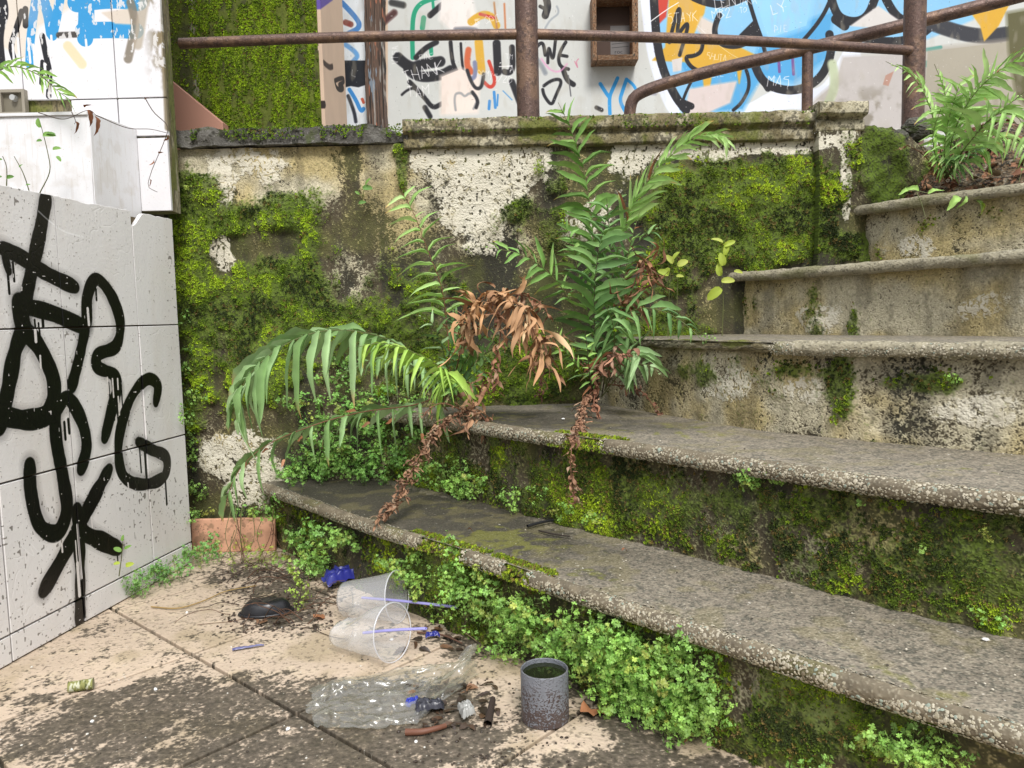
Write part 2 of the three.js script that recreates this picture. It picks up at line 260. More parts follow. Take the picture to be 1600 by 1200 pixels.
part('coping', copingGeo(-0.235, 0.705, 0.03, TOP), capMat, mossyWall);
part('pilaster_cap', copingGeo(0.702, 0.812, 0.055, TOP + 0.012), capMat, mossyWall);
{
  const g = new THREE.BoxGeometry(0.094, 0.36, 0.04, 20, 70, 2); g.translate(0.757, 0.76, ZW + 0.012);
  warp(g, (p) => { const w = (fbm(p.x * 30, p.y * 30, 3) - 0.5) * 0.007; p.z += w + (p.z > ZW ? 0.5 * wallBump(p.x, p.y) : 0); p.x += w * 0.4; });
  setUV(g, wallUV); part('pilaster', g, wallMat, mossyWall);
  // broken top of the wall beside the tiled pier: a rough grey cement edge
  const d = new THREE.BoxGeometry(0.53, 0.04, 0.165, 110, 10, 14); d.translate(-0.49, 0.962, ZW - 0.06);
  warp(d, (p) => { const n = fbm(p.x * 22, p.y * 30 + p.z * 22, 4) - 0.5, e = sm(-0.32, -0.225, p.x); if (p.y > 0.95) p.y -= 0.026 * e * sm(0.95, 0.98, p.y) + 0.012 * (fbm(p.x * 9, p.z * 9, 2) - 0.4); p.z += n * 0.016 - 0.01 * e; p.y += n * 0.01; });
  const gt = bake(1024, 256, (u, v, o) => { const x = u, y = v * 0.25, f1 = fbm(x * 12, y * 12, 4), f2 = fbm(x * 60, y * 60, 4), f3 = vn(x * 400, y * 400); const k = 0.35 + 1.1 * f2; o[0] = 0.1 * k; o[1] = 0.093 * k; o[2] = 0.08 * k; lerp3(o, 0.2, 0.19, 0.17, sm(0.5, 0.7, f1) * 0.5); lerp3(o, 0.03, 0.028, 0.02, sm(0.55, 0.7, f2)); lerp3(o, 0.05, 0.065, 0.012, sm(0.58, 0.75, fbm(x * 40 + 9, y * 40, 4)) * 0.7); if (f3 > 0.85) lerp3(o, 0.3, 0.28, 0.25, 0.5); o[3] = 0.3 + 0.4 * f2 + 0.2 * f3; });
  setUV(d, (x, y, z) => [x + 1, y * 4 + z * 0.4]); part('broken_coping', d, baked(gt, 0.006, 0.92), mossyWall);
  // stub of wall past the pilaster, crumbling towards the steps
  const b = new THREE.BoxGeometry(0.24, 0.34, 0.2, 40, 50, 12); b.translate(0.915, 0.79, ZW - 0.075);
  warp(b, (p) => { const t = sm(0.82, 1.06, p.x), n = fbm(p.x * 28 + p.z * 20, p.y * 28, 4) - 0.5; const top = mix(0.955, 0.80, t * t) + n * 0.03; if (p.y > 0.62) p.y = 0.62 + (p.y - 0.62) / 0.34 * (top - 0.62); p.z += n * 0.04 + (p.z > ZW ? 0.6 * wallBump(p.x, p.y) : 0); p.x += n * 0.02 * t; });
  setUV(b, wallUV); part('broken_end', b, wallMat, mossyWall);
}

// ---------------------------------------------------------------- the stairs
const tr1 = [[560, 790, 150, 45, 1.1], [640, 770, 180, 45, 1.1], [800, 830, 140, 40, 0.8], [950, 880, 160, 40, 0.45], [1150, 930, 160, 30, 0.25], [760, 660, 60, 14, 0.8], [820, 655, 150, 18, 0.8], [1000, 665, 120, 14, 0.7]], tr2 = [[760, 840, 70, 20, 0.9], [850, 890, 80, 12, 0.5], [900, 850, 100, 20, 0.4], [1060, 950, 80, 24, 0.45], [1450, 1060, 140, 40, 0.5], [1000, 670, 130, 16, 0.5], [790, 655, 60, 10, 0.7], [1300, 1010, 120, 20, 0.3]];
const stepAt = []; for (let j = 0; j < 120; j++) for (let i = 0; i < 120; i++) stepAt.push(insideStep(2, -0.7 + (i + 0.5) / 120 * 2.1, -1.9 + (j + 0.5) / 120 * 1.9) ? 0.33 : 0.16);
const treadTex = bake(1700, 1700, (u, v, o) => {
  const x = -0.7 + u * 2.1, z = -1.9 + v * 1.9, h = stepAt[Math.floor(v * 120) * 120 + Math.floor(u * 120)], [px, py] = toPx(x, h, Math.min(z, -0.45));
  const f1 = fbm(x * 9, z * 9, 4), f2 = fbm(x * 48, z * 48, 4), f3 = fbm(x * 230, z * 230, 2), f4 = vn(x * 560, z * 560), k = 0.62 + 0.7 * f2;
  o[0] = 0.215 * k; o[1] = 0.183 * k; o[2] = 0.138 * k;
  lerp3(o, 0.04, 0.045, 0.034, sm(0.48, 0.7, f3) * 0.6);
  const dk = cl(spotAt(tr1, px, py)); lerp3(o, 0.038, 0.033, 0.022, sm(0.2, 0.75, dk * 0.8 + (f1 - 0.5) * 0.6 + (f2 - 0.5) * 0.5) * 0.9);
  lerp3(o, 0.16, 0.16, 0.022, sm(0.42, 0.68, spotAt(tr2, px, py) * 0.6 + (f2 - 0.45) * 1.2 + (f1 - 0.5)) * 0.65);
  lerp3(o, 0.2, 0.17, 0.07, sm(0.55, 0.75, fbm(x * 26 + 11, z * 26, 3)) * 0.35);
  if (f4 > 0.68) lerp3(o, 0.46, 0.41, 0.31, (f4 - 0.68) * 2.4 * (1 - 0.7 * dk)); else if (f4 < 0.26) lerp3(o, 0.03, 0.026, 0.018, (0.26 - f4) * 4);
  if (vn(x * 230 + 4, z * 230 + 70) > 0.972) lerp3(o, 0.7, 0.66, 0.58, 0.85);
  o[3] = 0.3 + 0.35 * f3 + 0.35 * f4;
});
const treadMat = baked(treadTex, 0.003, 0.72);
const riserCfg = [null,
  { moss: 0.5, tan: 0.3, lime: 0.05, spots: [[1250, 1130, 120, 60, 0.4], [700, 900, 60, 50, 0.3], [1000, 1000, 120, 60, 0.2], [1560, 1170, 60, 60, -0.3]], tanS: [[880, 990, 60, 40, 0.4], [1300, 1100, 60, 30, 0.4], [1170, 1070, 50, 30, 0.5]], limeS: [] },
  { moss: 0.56, tan: 0.36, lime: 0.0, spots: [[900, 760, 160, 50, 0.35], [1030, 780, 90, 50, 0.2], [1530, 850, 60, 60, 0.3], [1300, 850, 50, 50, -0.1], [1390, 830, 40, 40, -0.08]], tanS: [[1300, 850, 60, 60, 0.2], [1400, 830, 36, 50, 0.3], [1250, 920, 40, 20, 0.2], [1010, 740, 60, 30, 0.3], [1160, 870, 50, 50, 0.3]], limeS: [[730, 690, 30, 30, 0.5]] },
  { moss: 0.12, tan: 0.75, lime: 0.14, spots: [[1310, 590, 24, 60, 0.95], [1440, 590, 90, 20, 0.8], [1240, 570, 40, 12, 0.6], [1090, 580, 70, 30, 0.5]], tanS: [[1130, 640, 90, 30, 0.4], [1260, 640, 60, 30, 0.2]], limeS: [[1130, 590, 60, 36, 0.55], [1260, 600, 40, 30, 0.5], [1550, 630, 90, 36, 0.6], [1360, 610, 30, 26, 0.45], [1480, 640, 40, 16, 0.4]] },
  { moss: 0.02, tan: 1.1, lime: 0.26, spots: [[1335, 500, 12, 40, 0.8], [1160, 470, 40, 30, 0.45], [1270, 455, 14, 20, 0.5]], tanS: [[1450, 480, 140, 40, 0.3]], limeS: [[1290, 490, 60, 20, 0.3], [1550, 470, 70, 30, 0.4], [1400, 460, 80, 30, 0.2]] },
  { moss: 0.1, tan: 0.95, lime: 0.24, spots: [[1470, 345, 50, 20, 0.4], [1540, 340, 40, 20, 0.3]], tanS: [], limeS: [[1430, 380, 40, 24, 0.5], [1570, 380, 40, 30, 0.2]] },
  { moss: 0.25, tan: 0.5, lime: 0, spots: [], tanS: [], limeS: [] }];
function riserState(k, s, y, px, py) {
  const c = riserCfg[k], f1 = fbm(s * 8 + k * 13, y * 9, 4), f2 = fbm(s * 34 + k * 5, y * 30, 4), q = (f1 - 0.5) * 0.9 + (f2 - 0.5) * 0.8;
  const moss = sm(0.2, 0.8, c.moss * 0.75 + spotAt(c.spots, px, py) * 0.75 + q), lime = sm(0.3, 0.75, c.lime + spotAt(c.limeS, px, py) * 0.8 + q * 0.7), tan = sm(0.0, 0.9, c.tan * 0.8 + spotAt(c.tanS, px, py) * 0.5 + q * 0.8);
  return [moss, lime * (1 - moss), tan, f1, f2];
}
const nosMat = (() => { const t = bake(1024, 128, (u, v, o) => { const x = u * 1.6, y = v * 0.2, f2 = fbm(x * 60, y * 60, 4), f3 = vn(x * 500, y * 500), k = 0.5 + 0.9 * f2; o[0] = 0.15 * k; o[1] = 0.122 * k; o[2] = 0.08 * k; lerp3(o, 0.36, 0.32, 0.23, sm(0.66, 0.9, f3) * 0.6); lerp3(o, 0.1, 0.1, 0.02, sm(0.55, 0.7, fbm(x * 14, y * 14, 3)) * 0.5); o[3] = 0.3 + 0.4 * f3 + 0.3 * f2; }); return baked(t, 0.003, 0.8); })();
const paleNosing = (() => { const t = bake(1024, 128, (u, v, o) => { const x = u * 1.6, y = v * 0.2, f2 = fbm(x * 60, y * 60, 4), f3 = vn(x * 500, y * 500), k = 0.55 + 0.85 * f2; o[0] = 0.27 * k; o[1] = 0.24 * k; o[2] = 0.165 * k; lerp3(o, 0.06, 0.05, 0.03, sm(0.6, 0.85, vn(x * 330, y * 330)) * 0.7); lerp3(o, 0.45, 0.41, 0.31, sm(0.68, 0.9, f3) * 0.7); lerp3(o, 0.12, 0.12, 0.03, sm(0.55, 0.7, fbm(x * 14, y * 14, 3)) * 0.5); o[3] = 0.3 + 0.4 * f3 + 0.3 * f2; }); return baked(t, 0.003, 0.8); })();
const pebMat = new THREE.MeshStandardMaterial({ vertexColors: true, roughness: 0.5 });
const stairs = thing('staircase', 'winding flight of worn mossy cement steps with pebbled nosings beside the wall', 'stairs');
const pebbleBase = new THREE.IcosahedronGeometry(1, 0).attributes.position, PQ = new THREE.Quaternion(), PY = new THREE.Quaternion(), PV = V(0, 0, 0), UP = V(0, 1, 0);
const gaps = [null, [[0.3, 0.35], [0.397, 0.42]], [[0.314, 0.354]], [[0, 0.35]], [], [], []];
const pebAmt = [0, 1, 1, 0.75, 0, 0, 0];
for (let k = 1; k <= 6; k++) {
  const step = new THREE.Group(); step.name = 'step'; stairs.add(step);
  const N = NOSE[k], R = RISE[k], hi = HS[k], lo = HS[k - 1], len = [0]; for (let i = 1; i <= NS; i++) len[i] = len[i - 1] + N[i].distanceTo(N[i - 1]);
  const total = len[NS], tw = Math.min(2048, Math.round(total * 900)), th = 192, at = (L, s) => { const q = cl(s) * NS, i = Math.min(NS - 1, Math.floor(q)); return L[i].clone().lerp(L[i + 1], q - i); };
  const rt = bake(tw, th, (u, v, o) => { const p = at(R, u), y = lo + v * (hi - lo), [px, py] = toPx(p.x, y, Math.min(-0.3, p.z)); const s = riserState(k, u * total, y, px, py); crust(u * total + k * 2.1, y, o, s[0], s[1], s[2], s[3], s[4]); });
  const rg = gridGeo(220, 26, (a, b) => { const p = at(R, a), y = mix(lo - 0.01, hi - 0.008, b), [px, py] = toPx(p.x, y, Math.min(-0.3, p.z)), s = riserState(k, a * total, y, px, py); const q = at(R, a + 0.01).sub(at(R, a - 0.01)).normalize(); const w = 0.006 * (s[4] - 0.5) + 0.006 * s[0] * (0.4 + s[4]) + 0.002 * s[1] + 0.008 * (fbm(a * total * 6, y * 8, 2) - 0.5); return V(p.x - q.z * w, y, p.z + q.x * w); }, (p, a, b) => [a, b]);
  part('riser', rg, baked(rt, 0.005, 0.93), step);
  const back = k < 6 ? RISE[k + 1] : offsetLine(N, 0.6), N2 = offsetLine(N, 0.012);
  // the tread runs from behind the nosing to past the foot of the next riser; each strip goes straight back
  const tg = gridGeo(150, 14, (a, b) => { const p = at(N2, a), t = at(N, a + 0.01).sub(at(N, a - 0.01)).normalize(), dep = k < 6 ? 0.42 : 0.6; const x = p.x + t.z * b * dep, z = p.z - t.x * b * dep; return V(x, hi + 0.003 * (fbm(x * 9, z * 9, 3) - 0.5) - 0.0015, z); }, (p) => [(p.x + 0.7) / 2.1, (p.z + 1.9) / 1.9]);
  part('tread', tg, treadMat, step);
  // rounded nosing, broken off in places
  const segs = []; let st = 0; for (const [a, b] of gaps[k]) { if (a > st) segs.push([st, a]); st = b; } if (st < 1) segs.push([st, 1]);
  const hr = k < 3 ? 0.0125 : k === 3 ? 0.0115 : 0.011, pebP = [], pebC = [];
  for (const [a, b] of segs) {
    const nn = Math.max(6, Math.round((b - a) * 160));
    const ng = gridGeo(nn, 10, (i, j) => { const s = mix(a, b, i), p = at(N, s), t = at(N, s + 0.01).sub(at(N, s - 0.01)).normalize(), an = mix(-0.55, 0.5, j) * Math.PI, e = (i < 0.001 || i > 0.999) ? 0.15 : 1, w = (fbm(s * total * 60, j * 6 + k * 9, 3) - 0.5) * 0.0035 + (fbm(s * total * 12, j * 2, 2) - 0.5) * 0.004, r = hr * e + w; const o = -0.0 - Math.cos(an) * r + hr * 0.9; return V(p.x + t.z * o, hi - hr + Math.sin(an) * r + 0.0008, p.z - t.x * o); }, (p, i, j) => [mix(a, b, i) * total / 1.6, j * 0.25]);
    part('nosing', ng, k < 3 ? nosMat : paleNosing, step);
    if (pebAmt[k]) {
      const n = Math.round((b - a) * total * hr * 3.1 / 0.0000072 * pebAmt[k]);
      for (let i = 0; i < n; i++) {
        const s = rr(a, b), p = at(N, s); if (p.z > -0.5) continue; const t = at(N, s + 0.01).sub(at(N, s - 0.01)).normalize(), an = rr(-0.4, 0.64) * Math.PI, r = hr + 0.0003, size = (0.0009 + 0.0018 * rnd() * rnd()) * (k === 3 ? 0.85 : 1);
        if (rnd() > 0.35 + 1.3 * fbm(s * total * 7 + k * 3, 4, 2)) continue;
        let o, y; if (an > Math.PI / 2) { o = hr * 0.9 + (an - Math.PI / 2) * 0.02; y = hi; } else { o = -Math.cos(an) * r + hr * 0.9; y = hi - hr + Math.sin(an) * r; }
        const sx = size * rr(0.8, 1.5), sy = size * rr(0.3, 0.5), sz = size * rr(0.8, 1.3), c = rnd(), w = rr(0.75, 1.1);
        PQ.setFromUnitVectors(UP, PV.set(-t.z * Math.cos(an), Math.sin(an), t.x * Math.cos(an)).normalize()); PY.setFromAxisAngle(UP, rr(0, 6.28)); PQ.multiply(PY);
        const C = c < 0.5 ? [0.42, 0.375, 0.28] : c < 0.74 ? [0.33, 0.29, 0.2] : c < 0.9 ? [0.16, 0.13, 0.08] : [0.26, 0.3, 0.24];
        for (let v = 0; v < pebbleBase.count; v++) { PV.set(pebbleBase.getX(v) * sx, pebbleBase.getY(v) * sy, pebbleBase.getZ(v) * sz).applyQuaternion(PQ); pebP.push(p.x + t.z * o + PV.x, y + PV.y, p.z - t.x * o + PV.z); pebC.push(C[0] * w, C[1] * w, C[2] * w); }
      }
    }
  }
  for (const [a, b] of gaps[k]) {
    const ng = gridGeo(Math.max(8, Math.round((b - a) * 160)), 8, (i, j) => { const s = mix(a, b, i), p = at(N, s), t = at(N, s + 0.01).sub(at(N, s - 0.01)).normalize(), an = mix(-0.55, 0.5, j) * Math.PI, r = hr * 0.8 + (fbm(s * total * 70, j * 5 + 30, 3) - 0.5) * 0.009, o = 0.014 - Math.cos(an) * r + hr * 0.7; return V(p.x + t.z * o, hi - hr * 0.85 + Math.sin(an) * r, p.z - t.x * o); }, (p, i, j) => [mix(a, b, i) * total / 1.7, j * 0.3]);
    part('broken_nosing', ng, capMat, step);
  }
  if (pebP.length) { const pg = new THREE.BufferGeometry(); pg.setAttribute('position', new THREE.Float32BufferAttribute(pebP, 3)); pg.setAttribute('color', new THREE.Float32BufferAttribute(pebC, 3)); pg.computeVertexNormals(); part('pebbles', pg, pebMat, step).userData.kind = 'stuff'; }
}
{ // landing behind the wall
  const g = new THREE.BoxGeometry(3.6, 0.1, 1.3); g.translate(0.8, 0.862, -2.5); single('landing', g, std(0.2, 0.19, 0.16, 0.9), 'cement landing behind the wall', null, null, 'structure');
}

// ---------------------------------------------------------------- painted surfaces: strokes given in photo pixels, laid on a wall plane
// strokes of the hand lettering on a 4 x 6 grid: pairs of digits, strokes parted by blanks
const GLYPH = { A: '002640 1232', B: '0006364504 04244100', C: '46160500 0040', D: '00062644420200', E: '46060040 0323', F: '4606 0600 0323', H: '0006 4046 0343', I: '2026', J: '36312000', K: '0006 460340', L: '060040', M: '0006234640', N: '00064046', O: '020516364542311002', R: '00063645340 2340', S: '4616043441300', T: '0646 2620', U: '0601304146', V: '062046', Y: '0623 4623 2320', 0: '020516364542311002', 1: '2026', 2: '0516364500 0040', 5: '460604344130', '/': '0046' };
function paintTex(w, h, u0, u1, v0, v1, toUV, draw, post) {
  const cv = document.createElement('canvas'); cv.width = w; cv.height = h; const c = cv.getContext('2d');
  const P = (px, py) => { const [u, v] = toUV(px, py); return [(u - u0) / (u1 - u0) * w, h - (v - v0) / (v1 - v0) * h]; };
  const sc = w / (u1 - u0);
  const api = {
    c, P, sc,
    fill(col) { c.fillStyle = col; c.fillRect(0, 0, w, h); },
    poly(pts, col, blur = 0) { // filled outline; a soft edge is a few wider, fainter outlines
      c.fillStyle = c.strokeStyle = col; c.lineJoin = 'round'; c.beginPath(); pts.forEach((p, i) => { const q = P(p[0], p[1]); i ? c.lineTo(q[0], q[1]) : c.moveTo(q[0], q[1]); }); c.closePath();
      if (blur) for (const k of [3, 2, 1]) { c.globalAlpha = 0.28; c.lineWidth = blur * k; c.stroke(); } c.globalAlpha = 1; c.fill();
    },
    line(pts, col, wid, blur = 0) { // smooth stroke, width in metres
      const q = pts.map((p) => P(p[0], p[1])); c.strokeStyle = col; c.lineCap = 'round'; c.lineJoin = 'round'; c.beginPath(); c.moveTo(q[0][0], q[0][1]);
      for (let i = 1; i < q.length - 1; i++) { const mx = (q[i][0] + q[i + 1][0]) / 2, my = (q[i][1] + q[i + 1][1]) / 2; c.quadraticCurveTo(q[i][0], q[i][1], mx, my); }
      const e = q[q.length - 1]; c.lineTo(e[0], e[1]);
      if (!blur) { c.lineWidth = wid * sc; c.stroke(); return; }
      const n = blur > 2 ? 6 : 4; for (let k = n; k >= 0; k--) { c.globalAlpha = k ? 0.2 + 0.25 * (1 - k / n) : 1; c.lineWidth = Math.max(0.6, wid * sc + blur * (2.4 * k / n - 1)); c.stroke(); } c.globalAlpha = 1;
    },
    spray(pts, col, wid) { // dabs along the path: the width wanders and fine droplets fall beside it
      const q = new THREE.CatmullRomCurve3(pts.map((p) => { const e = P(p[0], p[1]); return V(e[0], e[1], 0); }), false, 'centripetal'), L = q.getLength(), n = Math.ceil(L / 1.5), ph = rr(0, 90); c.fillStyle = col;
      for (let i = 0; i <= n; i++) { const p = q.getPointAt(i / n), r = wid * sc * 0.5 * (0.78 + 0.42 * fbm(ph + i * 1.5 / 60, 3, 3)) * (0.82 + 0.18 * Math.min(1, i / 14, (n - i) / 14)); c.globalAlpha = 0.16; c.beginPath(); c.arc(p.x, p.y, r * 1.12, 0, 6.3); c.fill(); c.globalAlpha = 1; c.beginPath(); c.arc(p.x + rr(-0.4, 0.4), p.y + rr(-0.4, 0.4), r * 0.96, 0, 6.3); c.fill(); if (rnd() < 0.1) { const a = rr(0, 6.3), d = r * rr(1.05, 1.7); c.globalAlpha = 0.7; c.beginPath(); c.arc(p.x + Math.cos(a) * d, p.y + Math.sin(a) * d, rr(0.4, 1.3), 0, 6.3); c.fill(); c.globalAlpha = 1; } }
    },
    drip(px, py, len, col, wid) { const [x, y] = P(px, py); c.strokeStyle = col; c.lineCap = 'round'; c.lineWidth = wid * sc; c.beginPath(); c.moveTo(x, y); c.lineTo(x + rr(-1, 1), y + len * sc); c.stroke(); },
    hand(s, px, py, size, col, rot = 0) { // shaky single-line capitals
      const [x, y] = P(px, py), h = size * sc * 0.75; c.save(); c.translate(x, y); c.rotate(rot); c.strokeStyle = col; c.lineWidth = Math.max(1.1, h * 0.075); c.lineCap = 'round'; let ox = 0;
      for (const ch of s) { for (const st of (GLYPH[ch] || '').split(' ')) { c.beginPath(); for (let i = 0; i + 1 < st.length; i += 2) { const gx = ox + (+st[i]) / 4 * h * 0.6 + rr(-0.1, 0.1) * h, gy = -(+st[i + 1]) / 6 * h * 1.1 + rr(-0.12, 0.12) * h; i ? c.lineTo(gx, gy) : c.moveTo(gx, gy); } c.stroke(); } ox += h * rr(0.72, 0.9); }
      c.restore();
    },
    text(s, px, py, size, col, rot = 0, font = 'sans-serif') { const [x, y] = P(px, py); c.save(); c.translate(x, y); c.rotate(rot); c.fillStyle = col; c.font = `${size * sc}px ${font}`; c.fillText(s, 0, 0); c.restore(); },
  };
  draw(api);
  const im = c.getImageData(0, 0, w, h).data, d = new Uint8Array(w * h * 4), b = new Uint8Array(w * h * 4), o = [0, 0, 0, 0.5];
  for (let j = 0; j < h; j++) for (let i = 0; i < w; i++) {
    const s = ((h - 1 - j) * w + i) * 4, k = (j * w + i) * 4; o[0] = lin(im[s]); o[1] = lin(im[s + 1]); o[2] = lin(im[s + 2]); o[3] = 0.5;
    post(mix(u0, u1, (i + 0.5) / w), mix(v0, v1, (j + 0.5) / h), o);
    d[k] = toS(o[0]); d[k + 1] = toS(o[1]); d[k + 2] = toS(o[2]); d[k + 3] = 255; b[k] = b[k + 1] = b[k + 2] = Math.round(255 * cl(o[3])); b[k + 3] = 255;
  }
  return { map: dataTex(d, w, h, true), bumpMap: dataTex(b, w, h) };
}
const lumOf = (o) => 0.3 * o[0] + 0.6 * o[1] + 0.1 * o[2];

// ---------------------------------------------------------------- tiled side wall with the black tag
const toL = (px, py) => { const p = onPlane(px, py, LC, LN); return [p.clone().sub(LC).dot(LE), p.y]; };
const tagTex = paintTex(1536, 1400, 0.08, 0.98, -0.02, 0.8, toL, (a) => {
  a.fill('#dddad8');
  const K = '#0b0a0b', W = 0.03;
  const S = [
    [[[72, 308], [62, 365], [48, 430], [36, 490]], 0.026], [[[4, 388], [30, 400], [70, 426], [118, 449]], 0.026], [[[36, 478], [80, 489], [134, 512]], 0.027], [[[134, 512], [124, 560], [112, 606]], 0.024],
    [[[136, 506], [137, 462], [150, 436], [172, 458], [188, 505], [182, 540], [152, 556], [152, 572], [180, 588], [184, 616]], 0.025], [[[184, 606], [174, 645], [164, 686]], 0.025],
    [[[38, 512], [24, 545], [12, 608], [-2, 672]], 0.028], [[[36, 512], [62, 545], [84, 600], [76, 645], [44, 656], [4, 650]], 0.03], [[[84, 630], [88, 690], [98, 745], [104, 800], [90, 832], [64, 824], [48, 770], [46, 724]], 0.027],
    [[[84, 646], [104, 622], [126, 652], [136, 696], [127, 735]], 0.026], [[[243, 630], [246, 602], [232, 592], [206, 620], [186, 690], [192, 742], [222, 757], [258, 742], [260, 716], [236, 702], [216, 690]], 0.024],
    [[[171, 732], [152, 768], [132, 806], [104, 860], [68, 924]], 0.027], [[[120, 794], [128, 828], [160, 846], [186, 858]], 0.029], [[[122, 800], [125, 880], [126, 972]], 0.025], [[[30, 470], [34, 500], [40, 520]], 0.032], [[[6, 390], [10, 410], [14, 425]], 0.016]];
  for (const [p, w] of S) for (const k of [1.75, 1.5, 1.3, 1.15]) a.line(p, 'rgba(30,28,30,0.06)', w * k);
  for (const [p, w] of S) a.spray(p, K, w);
  for (const [x, y, l] of [[10, 400, 0.06], [20, 410, 0.03], [54, 500, 0.02], [60, 505, 0.025], [66, 492, 0.02], [176, 600, 0.07], [182, 610, 0.06], [170, 598, 0.03], [218, 700, 0.05], [226, 704, 0.06], [258, 745, 0.06], [100, 660, 0.03], [106, 655, 0.025], [150, 452, 0.02], [183, 862, 0.02], [130, 650, 0.05], [44, 655, 0.015], [190, 606, 0.05]]) a.drip(x, y, l, K, rr(0.003, 0.007));
  // places where the paint has run thin or flaked
  for (const [x, y, l, w] of [[137, 482, 0.03, 0.006], [121, 820, 0.1, 0.006], [121, 880, 0.06, 0.007], [54, 515, 0.02, 0.006], [168, 590, 0.03, 0.004], [176, 592, 0.035, 0.004], [184, 592, 0.02, 0.004], [185, 620, 0.035, 0.004], [62, 556, 0.02, 0.004], [200, 755, 0.012, 0.004], [96, 845, 0.02, 0.004], [143, 808, 0.02, 0.003], [118, 845, 0.05, 0.003]]) a.drip(x, y, l, '#d8d3d0', w);
  a.line([[30, 850], [60, 880], [40, 840], [66, 870]], 'rgba(250,250,250,0.25)', 0.002); a.line([[60, 330], [90, 360], [130, 370]], 'rgba(255,255,255,0.4)', 0.003);
}, (s, t, o) => {
  const f1 = fbm(s * 7, t * 7, 3), f2 = fbm(s * 40 + 9, t * 40, 3), f3 = vn(s * 320, t * 320), f4 = vn(s * 190 + 50, t * 190), l = lumOf(o);
  const g = 0.93 + 0.12 * f1; o[0] *= g; o[1] *= g; o[2] *= g;
  if (l > 0.2) lerp3(o, 0.5, 0.42, 0.32, sm(0.5, 0.8, fbm(s * 16, t * 5, 3)) * 0.16);
  if (l < 0.1 && f4 > 0.958) lerp3(o, 0.68, 0.64, 0.62, 0.9);
  if (l > 0.2 && f3 > 0.965 - 0.06 * f2 * (vn(s * 5, t * 4) + 0.3)) lerp3(o, 0.16, 0.13, 0.1, 0.6);
  if (l > 0.2 && vn(s * 240, t * 200 + 31) > 0.985 - 0.14 * sm(0.45, 0.75, fbm(s * 9 + 3, t * 6 + 1, 3) + (t < 0.12 ? 0.12 : 0))) lerp3(o, 0.07, 0.055, 0.04, 0.75);
  const gr = Math.abs(fbm(s * 15 + 4, t * 15, 3) - 0.5); o[3] = 0.45 + 0.2 * fbm(s * 60, t * 14, 3) + 0.1 * f3 - 0.25 * sm(0.012, 0.0, gr) * 0.5;
});
const tagMat = new THREE.MeshPhysicalMaterial({ map: tagTex.map, bumpMap: tagTex.bumpMap, bumpScale: 0.0015, roughness: 0.3 });
const sideWall = thing('tiled_wall', 'low wall of pale glazed tiles with a sprayed black tag', 'wall');
{
  const yaw = Math.atan2(LN.x, LN.z);
  const cols = [0.118, 0.258, 0.466, 0.632, 0.84, 0.98], rows = [0, 0.047, 0.292, 0.537, 0.768];
  for (let i = 0; i < cols.length - 1; i++) for (let j = 0; j < rows.length - 1; j++) {
    const w = cols[i + 1] - cols[i] - 0.003, h = rows[j + 1] - rows[j] - 0.0034, top = j === 3;
    let g;
    if (top) { // broken upper edge
      const n = 22, sh = new THREE.Shape(); sh.moveTo(-w / 2, -h / 2); sh.lineTo(w / 2, -h / 2);
      for (let q = 0; q <= n; q++) { const s = mix(cols[i + 1], cols[i], q / n); let y = h / 2 - 0.002 * vn(s * 90, 3) - 0.003 * sm(0.55, 0.8, vn(s * 30, 9)); if (s < 0.16) y -= 0.028 * sm(0.16, 0.118, s); sh.lineTo(mix(w / 2, -w / 2, q / n), y); }
      g = new THREE.ExtrudeGeometry(sh, { depth: 0.0075, bevelEnabled: true, bevelSize: 0.0006, bevelThickness: 0.0008, bevelSegments: 1 }); g.translate(0, 0, -0.00375);
    } else g = new RoundedBoxGeometry(w, h, 0.009, 1, 0.001);
    g.rotateX(rr(-0.004, 0.004)); g.rotateY(yaw + rr(-0.004, 0.004));
    const c = Lp((cols[i] + cols[i + 1]) / 2, (rows[j] + rows[j + 1]) / 2 + 0.001, -0.0045 + rr(-0.0008, 0.0008)); g.translate(c.x, c.y, c.z);
    setUV(g, (x, y, z) => [((V(x, 0, z).sub(LC)).dot(LE) - 0.08) / 0.9, (y + 0.02) / 0.82]);
    part('tile', g, tagMat, sideWall);
  }
  const g = new THREE.BoxGeometry(1.1, 0.757, 0.87); g.translate(-0.55 - 0.0085, 0.3785, 0.435 + 0.1195); // body: local x outward, z along the run
  g.applyMatrix4(new THREE.Matrix4().makeBasis(LN, V(0, 1, 0), LE).setPosition(LC.x, 0, LC.z));
  part('wall_core', g, std(0.1, 0.075, 0.04, 0.95), sideWall);
}

